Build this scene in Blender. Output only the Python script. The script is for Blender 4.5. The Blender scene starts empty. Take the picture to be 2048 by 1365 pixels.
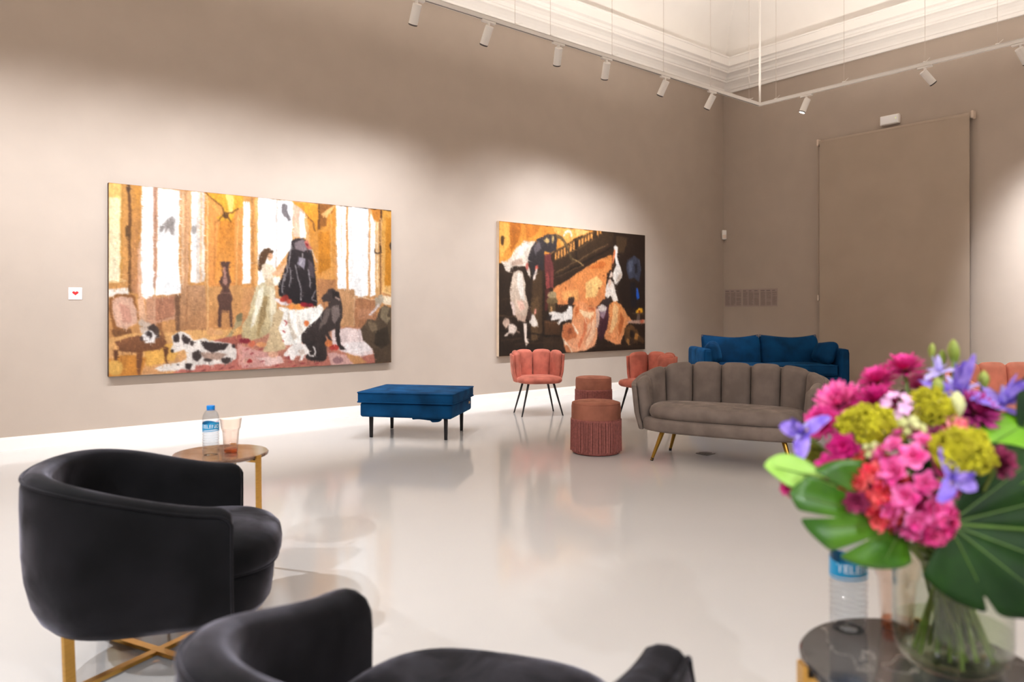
import bpy, bmesh, math, random
import numpy as np
from mathutils import Vector, Matrix

scene = bpy.context.scene
col = scene.collection
PI = math.pi

# ------------------------------------------------------------------ camera
cam_d = bpy.data.cameras.new('camera')
cam_d.sensor_fit = 'HORIZONTAL'
cam_d.sensor_width = 36.0
cam_d.lens = 1463.0 / 2048.0 * 36.0
cam_d.shift_y = -60.5 / 2048.0
cam_d.clip_start = 0.05
cam_d.dof.use_dof = True
cam_d.dof.focus_distance = 5.6
cam_d.dof.aperture_fstop = 2.6
cam = bpy.data.objects.new('camera', cam_d)
cam.location = (0, 0, 1.10)
cam.rotation_euler = (PI / 2, 0, -math.asin(0.6316))
col.objects.link(cam)
scene.camera = cam

# ------------------------------------------------------------------ world, exposure
wd = bpy.data.worlds.new('world')
wd.use_nodes = True
wd.node_tree.nodes['Background'].inputs[0].default_value = (1, 0.9, 0.8, 1)
wd.node_tree.nodes['Background'].inputs[1].default_value = 0.0
scene.world = wd
scene.view_settings.view_transform = 'Standard'
scene.view_settings.look = 'None'
scene.view_settings.gamma = 1.0
scene.view_settings.use_curve_mapping = False
scene.view_settings.exposure = 0.75
scene.cycles.use_denoising = True
scene.cycles.max_bounces = 8
scene.cycles.diffuse_bounces = 5
scene.cycles.transmission_bounces = 6
scene.cycles.transparent_max_bounces = 14
scene.cycles.adaptive_threshold = 0.02
scene.cycles.caustics_refractive = False
scene.cycles.caustics_reflective = False

# room: wall_left at y = YW, wall_right at x = XW, camera stands inside
XW, YW, X0, Y0 = 10.05, 6.96, -4.6, -5.6
RAIL_Z, RAIL_IN = 3.70, 1.75
# every lamp: (x, y, aim x, aim y, aim z, watts, cone degrees)
LY, RX = YW - RAIL_IN, XW - RAIL_IN
LAMPS_LEFT = [(3.222, 3.45, 0.95, 125, 92), (3.973, 4.0, 0.95, 100, 92), (4.825, 5.9, 1.0, 95, 88),
              (5.496, 6.6, 1.0, 105, 88), (6.43, 6.5, 1.0, 110, 88), (7.293, 7.2, 1.0, 90, 84)]
LAMP_COLOUR = (0.94, 0.99, 1.07)
LAMPS_RIGHT = [(4.582, (7.5, 5.5, 0.6), 70, 52), (3.25, (XW, 2.0, 1.3), 130, 72), (2.384, (XW, 1.7, 1.25), 420, 84)]
LAMPS_HIDDEN = [(0.3, LY, (1.1, YW, 0.95), 125, 92), (1.2, LY, (2.0, YW, 0.95), 115, 92), (2.0, LY, (2.8, YW, 0.95), 115, 92), (-0.9, LY, (-0.1, YW, 0.95), 150, 92),
                (-0.2, LY, (0.2, 3.2, 0), 270, 80),
                (RX, 1.4, (XW, 0.8, 1.2), 300, 84),
                (1.5, Y0 + RAIL_IN, (1.2, 0.6, 0), 280, 80), (-1.5, Y0 + RAIL_IN, (0.2, 0.9, 0), 260, 80),
                (X0 + RAIL_IN, 1.0, (0.2, 1.9, 0), 340, 80), (X0 + RAIL_IN, -1.5, (0.2, -0.6, 0), 90, 90)]
# added uplights with no fixture, lifting the ambient light off cornice and vault: (centre x, centre y, length, turned, watts)
ADDED_UPLIGHTS = [((X0 + 2.4 + RX - .12) / 2, LY + .09, RX - X0 - 2.52, 'x', 50, (0, .28, .96)), (RX + .09, (Y0 + 2.4 + LY - .12) / 2, LY - Y0 - 2.52, 'y', 44, (.28, 0, .96)),
          ((X0 + 1.8 + RX) / 2, Y0 + RAIL_IN, RX - X0 - 2.4, 'x', 105, (0, 0, 1)), (X0 + RAIL_IN, (Y0 + 2.4 + LY) / 2, LY - Y0 - 2.4, 'y', 105, (0, 0, 1))]
for cx_, cy_, ln_, al_, w_, up_ in ADDED_UPLIGHTS:
    ld_ = bpy.data.lights.new('added_uplight', 'AREA')
    ld_.shape = 'RECTANGLE'; ld_.size = ln_; ld_.size_y = 0.03; ld_.energy = w_; ld_.spread = math.radians(140)
    ld_.color = (1.0, 0.945, 0.87)
    lo_ = bpy.data.objects.new('added_uplight', ld_); col.objects.link(lo_)
    zz_ = -Vector(up_).normalized(); xx_ = Vector((1, 0, 0)) if al_ == 'x' else Vector((0, 1, 0)); yy_ = zz_.cross(xx_)
    lo_.matrix_world = Matrix(((xx_.x, yy_.x, zz_.x, cx_), (xx_.y, yy_.y, zz_.y, cy_), (xx_.z, yy_.z, zz_.z, RAIL_Z + 0.06), (0, 0, 0, 1)))

# ------------------------------------------------------------------ helpers
def lin(c):
    return tuple((v / 255 / 12.92 if v <= 10.31 else ((v / 255 + 0.055) / 1.055) ** 2.4) for v in c)

def M(name, c, rough=0.5, metal=0.0, spec=0.5, sheen=0.0, sheen_c=None, trans=0.0, ior=1.45, nv=0.0, ns=6.0,
      bump=0.0, bs=250.0, emit=0.0, coat=0.0, c2=None, sss=0.0, stretch=None, detail=3.0):
    m = bpy.data.materials.new(name)
    m.use_nodes = True
    nt = m.node_tree
    b = nt.nodes['Principled BSDF']
    L = lin(c) + (1,)
    b.inputs['Base Color'].default_value = L
    b.inputs['Roughness'].default_value = rough
    b.inputs['Metallic'].default_value = metal
    b.inputs['Specular IOR Level'].default_value = spec
    b.inputs['IOR'].default_value = ior
    b.inputs['Transmission Weight'].default_value = trans
    if sheen:
        b.inputs['Sheen Weight'].default_value = sheen
        b.inputs['Sheen Roughness'].default_value = 0.35
        b.inputs['Sheen Tint'].default_value = lin(sheen_c or c) + (1,)
    if coat:
        b.inputs['Coat Weight'].default_value = coat
        b.inputs['Coat Roughness'].default_value = 0.05
    if sss:
        b.inputs['Subsurface Weight'].default_value = sss
        b.inputs['Subsurface Radius'].default_value = (0.01, 0.008, 0.004)
    if emit:
        b.inputs['Emission Color'].default_value = L
        b.inputs['Emission Strength'].default_value = emit
    tc = nt.nodes.new('ShaderNodeTexCoord')
    vec = tc.outputs['Object']
    if stretch:
        mp = nt.nodes.new('ShaderNodeMapping')
        mp.inputs['Scale'].default_value = stretch
        nt.links.new(vec, mp.inputs['Vector'])
        vec = mp.outputs['Vector']
    if nv or c2:
        n = nt.nodes.new('ShaderNodeTexNoise')
        n.inputs['Scale'].default_value = ns
        n.inputs['Detail'].default_value = detail
        nt.links.new(vec, n.inputs['Vector'])
        r = nt.nodes.new('ShaderNodeValToRGB')
        r.color_ramp.elements[0].position = 0.36
        r.color_ramp.elements[1].position = 0.66
        if c2:
            a, d = lin(c), lin(c2)
        else:
            a = tuple(v * (1 - nv) for v in lin(c)); d = tuple(min(1, v * (1 + nv)) for v in lin(c))
        r.color_ramp.elements[0].color = a + (1,)
        r.color_ramp.elements[1].color = d + (1,)
        nt.links.new(n.outputs['Fac'], r.inputs['Fac'])
        nt.links.new(r.outputs['Color'], b.inputs['Base Color'])
    if bump:
        n2 = nt.nodes.new('ShaderNodeTexNoise')
        n2.inputs['Scale'].default_value = bs
        n2.inputs['Detail'].default_value = 2
        nt.links.new(tc.outputs['Object'], n2.inputs['Vector'])
        bp = nt.nodes.new('ShaderNodeBump')
        bp.inputs['Strength'].default_value = bump
        bp.inputs['Distance'].default_value = 0.004
        nt.links.new(n2.outputs['Fac'], bp.inputs['Height'])
        nt.links.new(bp.outputs['Normal'], b.inputs['Normal'])
    return m

def velvet(name, c, light, sheen=0.6, ns=5.0, nv=0.25):
    m = M(name, c, rough=0.85, spec=0.15, sheen=sheen, sheen_c=light, nv=nv, ns=ns, bump=0.15, bs=500)
    nt = m.node_tree                      # brushed nap: the sheen comes and goes in soft patches
    tc = nt.nodes.new('ShaderNodeTexCoord')
    n = nt.nodes.new('ShaderNodeTexNoise')
    n.inputs['Scale'].default_value = ns * 1.1
    n.inputs['Detail'].default_value = 4
    n.inputs['Distortion'].default_value = 0.8
    r = nt.nodes.new('ShaderNodeMapRange')
    r.inputs['From Min'].default_value = 0.38
    r.inputs['From Max'].default_value = 0.66
    r.inputs['To Min'].default_value = sheen * 0.25
    r.inputs['To Max'].default_value = min(1.0, sheen * 1.7)
    nt.links.new(tc.outputs['Object'], n.inputs['Vector'])
    nt.links.new(n.outputs['Fac'], r.inputs['Value'])
    nt.links.new(r.outputs['Result'], nt.nodes['Principled BSDF'].inputs['Sheen Weight'])
    return m

def mesh(name, V, Fc, smooth=True, ang=None):
    me = bpy.data.meshes.new(name)
    me.from_pydata([tuple(v) for v in V], [], [tuple(f) for f in Fc])
    if smooth:
        me.polygons.foreach_set('use_smooth', [True] * len(me.polygons))
        if ang:
            try:
                me.set_sharp_from_angle(angle=math.radians(ang))
            except Exception:
                pass
    me.update()
    return me

def obj(name, geo, m, parent=None, loc=None, smooth=True, ang=35):
    me = geo if isinstance(geo, bpy.types.Mesh) else mesh(name, geo[0], geo[1], smooth, ang)
    if m and not me.materials:
        me.materials.append(m)
    o = bpy.data.objects.new(name, me)
    col.objects.link(o)
    if loc is not None:
        o.location = loc
    if parent is not None:
        o.parent = parent
    return o

def tag(o, label, cat, group=None, kind=None):
    if label: o['label'] = label
    if cat: o['category'] = cat
    if group: o['group'] = group
    if kind: o['kind'] = kind
    return o

def thing(name, label, cat, loc=(0, 0, 0), rz=0.0, group=None):
    o = bpy.data.objects.new(name, None)
    o.empty_display_size = 0.05
    col.objects.link(o)
    o.location = loc
    o.rotation_euler = (0, 0, rz)
    return tag(o, label, cat, group)

def copy_tree(o, parent=None):
    c = o.copy(); col.objects.link(c); c.parent = parent
    for ch in list(o.children):
        copy_tree(ch, c)
    return c

def struct(o):
    o['kind'] = 'structure'
    return o

# geometry makers return (verts, faces)
def join(*gs):
    V, Fc = [], []
    for v, f in gs:
        k = len(V)
        V += [tuple(p) for p in v]
        Fc += [tuple(i + k for i in q) for q in f]
    return V, Fc

def xf(g, fn):
    return [fn(*p) for p in g[0]], g[1]

def mv(g, x=0, y=0, z=0):
    return [(p[0] + x, p[1] + y, p[2] + z) for p in g[0]], g[1]

def mat_xf(g, m):
    return [tuple(m @ Vector(p)) for p in g[0]], g[1]

def box(x0, x1, y0, y1, z0, z1):
    V = [(x, y, z) for z in (z0, z1) for y in (y0, y1) for x in (x0, x1)]
    return V, [(0, 2, 3, 1), (4, 5, 7, 6), (0, 1, 5, 4), (2, 6, 7, 3), (0, 4, 6, 2), (1, 3, 7, 5)]

def softbox(sx, sy, sz, r, n=6, k=3, bulge=(0, 0, 0)):
    hs = (sx / 2, sy / 2, sz / 2)
    nn = n if isinstance(n, tuple) else (n, n, n)
    ax = []
    for h_, m_ in zip(hs, nn):
        rr = min(r, h_ * 0.999)
        e = [-h_ + rr * (1 - math.cos(PI / 2 * i / k)) for i in range(k)]
        e = [-h_ + rr * i / k for i in range(k)]
        mid = [-h_ + rr + (2 * h_ - 2 * rr) * i / m_ for i in range(m_ + 1)]
        ax.append(e + mid + [-v for v in reversed(e)])
    idx, V, Fc = {}, [], []
    def vid(p):
        key = tuple(round(v, 6) for v in p)
        if key not in idx:
            q = [max(-h_ + min(r, h_ * .999), min(h_ - min(r, h_ * .999), v)) for v, h_ in zip(p, hs)]
            d = [a - b for a, b in zip(p, q)]
            L = math.sqrt(sum(t * t for t in d))
            w = [b + (t / L * r if L > 1e-9 else 0) for b, t in zip(q, d)]
            w = [max(-h_, min(h_, t)) for t, h_ in zip(w, hs)]
            f = [t / h_ for t, h_ in zip(w, hs)]
            w[0] += bulge[0] * f[0] * (1 - f[1] ** 2) * (1 - f[2] ** 2)
            w[1] += bulge[1] * f[1] * (1 - f[0] ** 2) * (1 - f[2] ** 2)
            w[2] += bulge[2] * f[2] * (1 - f[0] ** 2) * (1 - f[1] ** 2)
            idx[key] = len(V); V.append(tuple(w))
        return idx[key]
    for a in range(3):
        b_, c_ = (a + 1) % 3, (a + 2) % 3
        for s in (0, -1):
            for i in range(len(ax[b_]) - 1):
                for j in range(len(ax[c_]) - 1):
                    q = []
                    for di, dj in ((0, 0), (1, 0), (1, 1), (0, 1)):
                        p = [0, 0, 0]
                        p[a] = ax[a][s]; p[b_] = ax[b_][i + di]; p[c_] = ax[c_][j + dj]
                        q.append(vid(p))
                    Fc.append(tuple(q) if s == -1 else tuple(reversed(q)))
    return V, Fc

def tube(pts, r, n=8, closed=False, cap=True):
    P = [Vector(p) for p in pts]
    R_ = r if isinstance(r, (list, tuple)) else [r] * len(P)
    V, Fc = [], []
    N = len(P)
    up = None
    for i, p in enumerate(P):
        t = (P[(i + 1) % N] - P[i - 1]) if closed else (P[min(i + 1, N - 1)] - P[max(i - 1, 0)])
        if t.length < 1e-9: t = Vector((0, 0, 1))
        t.normalize()
        if up is None:
            up = Vector((0, 0, 1)) if abs(t.z) < 0.9 else Vector((1, 0, 0))
        a = t.cross(up)
        if a.length < 1e-6: a = t.cross(Vector((0.3, 1, 0.2)))
        a.normalize()
        b = a.cross(t).normalized()
        up = b
        for j in range(n):
            an = 2 * PI * j / n
            V.append(tuple(p + (a * math.cos(an) + b * math.sin(an)) * R_[i]))
    for i in range(N if closed else N - 1):
        for j in range(n):
            a0, a1 = i * n + j, i * n + (j + 1) % n
            b0, b1 = ((i + 1) % N) * n + j, ((i + 1) % N) * n + (j + 1) % n
            Fc.append((a0, a1, b1, b0))
    if cap and not closed:
        Fc.append(tuple(reversed(range(n))))
        Fc.append(tuple((N - 1) * n + j for j in range(n)))
    return V, Fc

def bar(p0, p1, w, t, up=(0, 0, 1)):
    a, b = Vector(p0), Vector(p1)
    d = (b - a).normalized()
    s = d.cross(Vector(up))
    if s.length < 1e-6: s = d.cross(Vector((0, 1, 0)))
    s.normalize(); u = s.cross(d)
    V = []
    for p in (a, b):
        for x, y in ((-1, -1), (1, -1), (1, 1), (-1, 1)):
            V.append(tuple(p + s * (x * w / 2) + u * (y * t / 2)))
    return V, [(3, 2, 1, 0), (4, 5, 6, 7), (0, 1, 5, 4), (1, 2, 6, 5), (2, 3, 7, 6), (3, 0, 4, 7)]

def lathe(prof, n=32, rfn=None):
    V, Fc, rings = [], [], []
    for i, (r, z) in enumerate(prof):
        if r < 1e-6:
            rings.append([len(V)] * n); V.append((0, 0, z)); continue
        ring = []
        for j in range(n):
            a = 2 * PI * j / n
            k = rfn(a, i, z) if rfn else 1.0
            ring.append(len(V)); V.append((r * k * math.cos(a), r * k * math.sin(a), z))
        rings.append(ring)
    for A, B in zip(rings, rings[1:]):
        for j in range(n):
            q = (A[j], A[(j + 1) % n], B[(j + 1) % n], B[j])
            u = []
            for t in q:
                if t not in u: u.append(t)
            if len(u) > 2: Fc.append(tuple(u))
    return V, Fc

def inset_outline(O, d):
    n = len(O); out = []
    for i in range(n):
        ax_, ay = O[i - 1]; bx, by = O[(i + 1) % n]
        tx, ty = bx - ax_, by - ay
        L = math.hypot(tx, ty) or 1
        out.append((O[i][0] - ty / L * d, O[i][1] + tx / L * d))
    return out

def slab(O, prof, dome=0.0):
    """outline O (counter-clockwise) lofted through (inset, z) rings, closed at both ends"""
    V, Fc = [], []
    n = len(O)
    for d, z in prof:
        V += [(x, y, z) for x, y in inset_outline(O, d)]
    for i in range(len(prof) - 1):
        for j in range(n):
            Fc.append((i * n + j, i * n + (j + 1) % n, (i + 1) * n + (j + 1) % n, (i + 1) * n + j))
    cx = sum(p[0] for p in O) / n; cy = sum(p[1] for p in O) / n
    top = len(prof) - 1
    base = top * n
    for q in range(1, 4):
        s = 1 - q / 4.0
        k = len(V)
        z = prof[-1][1] + dome * (1 - s * s)
        V += [(cx + (V[top * n + j][0] - cx) * s, cy + (V[top * n + j][1] - cy) * s, z) for j in range(n)]
        for j in range(n):
            Fc.append((base + j, base + (j + 1) % n, k + (j + 1) % n, k + j))
        base = k
    c = len(V); V.append((cx, cy, prof[-1][1] + dome))
    for j in range(n): Fc.append((base + j, base + (j + 1) % n, c))
    c = len(V); V.append((cx, cy, prof[0][1]))
    for j in range(n): Fc.append(((j + 1) % n, j, c))
    return V, Fc

def round_prof(z0, z1, r, k=4, b=0.0):
    p = []
    for i in range(k + 1):
        a = PI / 2 * i / k
        p.append((r * (1 - math.sin(a)), z0 + r * (1 - math.cos(a))))
    m = [(-b, (z0 + z1) / 2)] if b else []
    q = [(x, z0 + z1 - z) for x, z in reversed(p)]
    return p + m + q

def text_mesh(body, size):
    cu = bpy.data.curves.new('lettering', 'FONT')
    cu.body = body; cu.size = size; cu.align_x = 'CENTER'; cu.align_y = 'CENTER'
    cu.resolution_u = 3
    o = bpy.data.objects.new('lettering', cu)
    col.objects.link(o)
    bpy.context.view_layer.update()
    me = bpy.data.meshes.new_from_object(o.evaluated_get(bpy.context.evaluated_depsgraph_get()))
    g = ([tuple(v.co) for v in me.vertices], [tuple(p.vertices) for p in me.polygons])
    bpy.data.objects.remove(o); bpy.data.curves.remove(cu); bpy.data.meshes.remove(me)
    return g

# ------------------------------------------------------------------ materials
m_wall = M('taupe wall paint', (176, 161, 148), rough=0.8, spec=0.2, nv=0.02, ns=3, bump=0.05, bs=120)
m_white = M('white satin paint', (236, 228, 220), rough=0.45)
m_plaster = M('white ceiling plaster', (246, 241, 236), rough=0.8, spec=0.2, nv=0.015, ns=2)
m_floor = M('white poured resin floor', (194, 190, 186), rough=0.10, spec=0.5, nv=0.012, ns=1.2, bump=0.012, bs=3.0)
m_wmetal = M('white powder coated metal', (235, 230, 224), rough=0.4, nv=0.01)
m_black = M('black metal', (26, 22, 22), rough=0.45, spec=0.4, nv=0.1)
m_brass = M('brushed brass', (206, 160, 84), rough=0.28, metal=1.0, nv=0.06, ns=30, stretch=(1, 1, 8))
m_gold = M('satin gold leg', (160, 122, 52), rough=0.32, metal=1.0, nv=0.06, ns=20)
v_blue = velvet('petrol blue velvet', (4, 54, 92), (60, 150, 215), 0.28, nv=.3)
v_blue_top = v_blue
v_black = velvet('black velvet', (14, 13, 15), (160, 156, 168), 0.6, ns=5, nv=.5)
v_grey = velvet('taupe grey velvet', (116, 103, 95), (190, 176, 164), 0.4, ns=9, nv=0.14)
v_pink = velvet('dusty pink velvet', (182, 104, 88), (250, 190, 170), 0.6, ns=8, nv=0.22)
v_coral = velvet('coral pink velvet', (230, 152, 132), (255, 200, 180), 0.4, ns=8, nv=0.1)
v_terra = velvet('terracotta velvet', (146, 92, 74), (220, 160, 135), 0.4, ns=9, nv=0.15)
m_fringe = M('rose fringe thread', (142, 80, 72), rough=0.7, nv=0.2, ns=60)

# ------------------------------------------------------------------ the room
struct(obj('floor', box(X0 - .2, XW + .2, Y0 - .2, YW + .2, -0.12, 0.0), m_floor, smooth=False))
struct(obj('wall_left', box(X0 - .2, XW + .2, YW, YW + 0.2, 0, 5.1), m_wall, smooth=False))
struct(obj('wall_right', box(XW, XW + 0.2, Y0, YW, 0, 5.1), m_wall, smooth=False))
struct(obj('wall_near', box(X0 - .2, XW + .2, Y0 - 0.2, Y0, 0, 5.1), m_wall, smooth=False))
struct(obj('wall_behind', box(X0 - 0.2, X0, Y0, YW, 0, 5.1), m_wall, smooth=False))

def ring_sweep(prof):
    V, Fc = [], []
    for p, z in prof:
        V += [(X0 + p, Y0 + p, z), (XW - p, Y0 + p, z), (XW - p, YW - p, z), (X0 + p, YW - p, z)]
    for i in range(len(prof) - 1):
        for j in range(4):
            Fc.append((i * 4 + j, i * 4 + (j + 1) % 4, (i + 1) * 4 + (j + 1) % 4, (i + 1) * 4 + j))
    return V, Fc

corn = [(0, 4.56), (.035, 4.56), (.04, 4.60), (.055, 4.605), (.06, 4.63), (.085, 4.66), (.125, 4.69), (.15, 4.70),
        (.15, 4.725), (.165, 4.73), (.18, 4.765), (.22, 4.79), (.26, 4.80), (.26, 4.825), (.275, 4.83), (.29, 4.86),
        (.33, 4.875), (.33, 4.985), (.345, 4.99), (.345, 5.01), (.16, 5.012)]
struct(obj('trim_1', ring_sweep(corn), m_plaster, smooth=False))
cove = [(-.2, 5.0), (.17, 5.0)] + [(.17 + 1.55 * (1 - math.cos(PI / 2 * i / 10)), 5.0 + 1.0 * math.sin(PI / 2 * i / 10)) for i in range(1, 11)]
cv = ring_sweep(cove)
k = len(cv[0])
cv[1].append((k - 4, k - 3, k - 2, k - 1))
struct(obj('ceiling', cv, m_plaster, ang=20))

def baseboard(x0, x1, y0, y1):
    return join(box(x0, x1, y0, y1, 0, 0.098))
T = 0.016
for nm, g in (('baseboard_left', join(box(X0, XW, YW - T, YW, 0, .092), box(X0, XW, YW - T * .6, YW, .092, .105))),
              ('baseboard_right', join(box(XW - T, XW, Y0, YW - T, 0, .092), box(XW - T * .6, XW, Y0, YW - T, .092, .105))),
              ('baseboard_near', box(X0, XW, Y0, Y0 + T, 0, .105)),
              ('baseboard_behind', box(X0, X0 + T, Y0 + T, YW - T, 0, .105))):
    struct(obj(nm, g, m_white, smooth=False))

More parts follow.
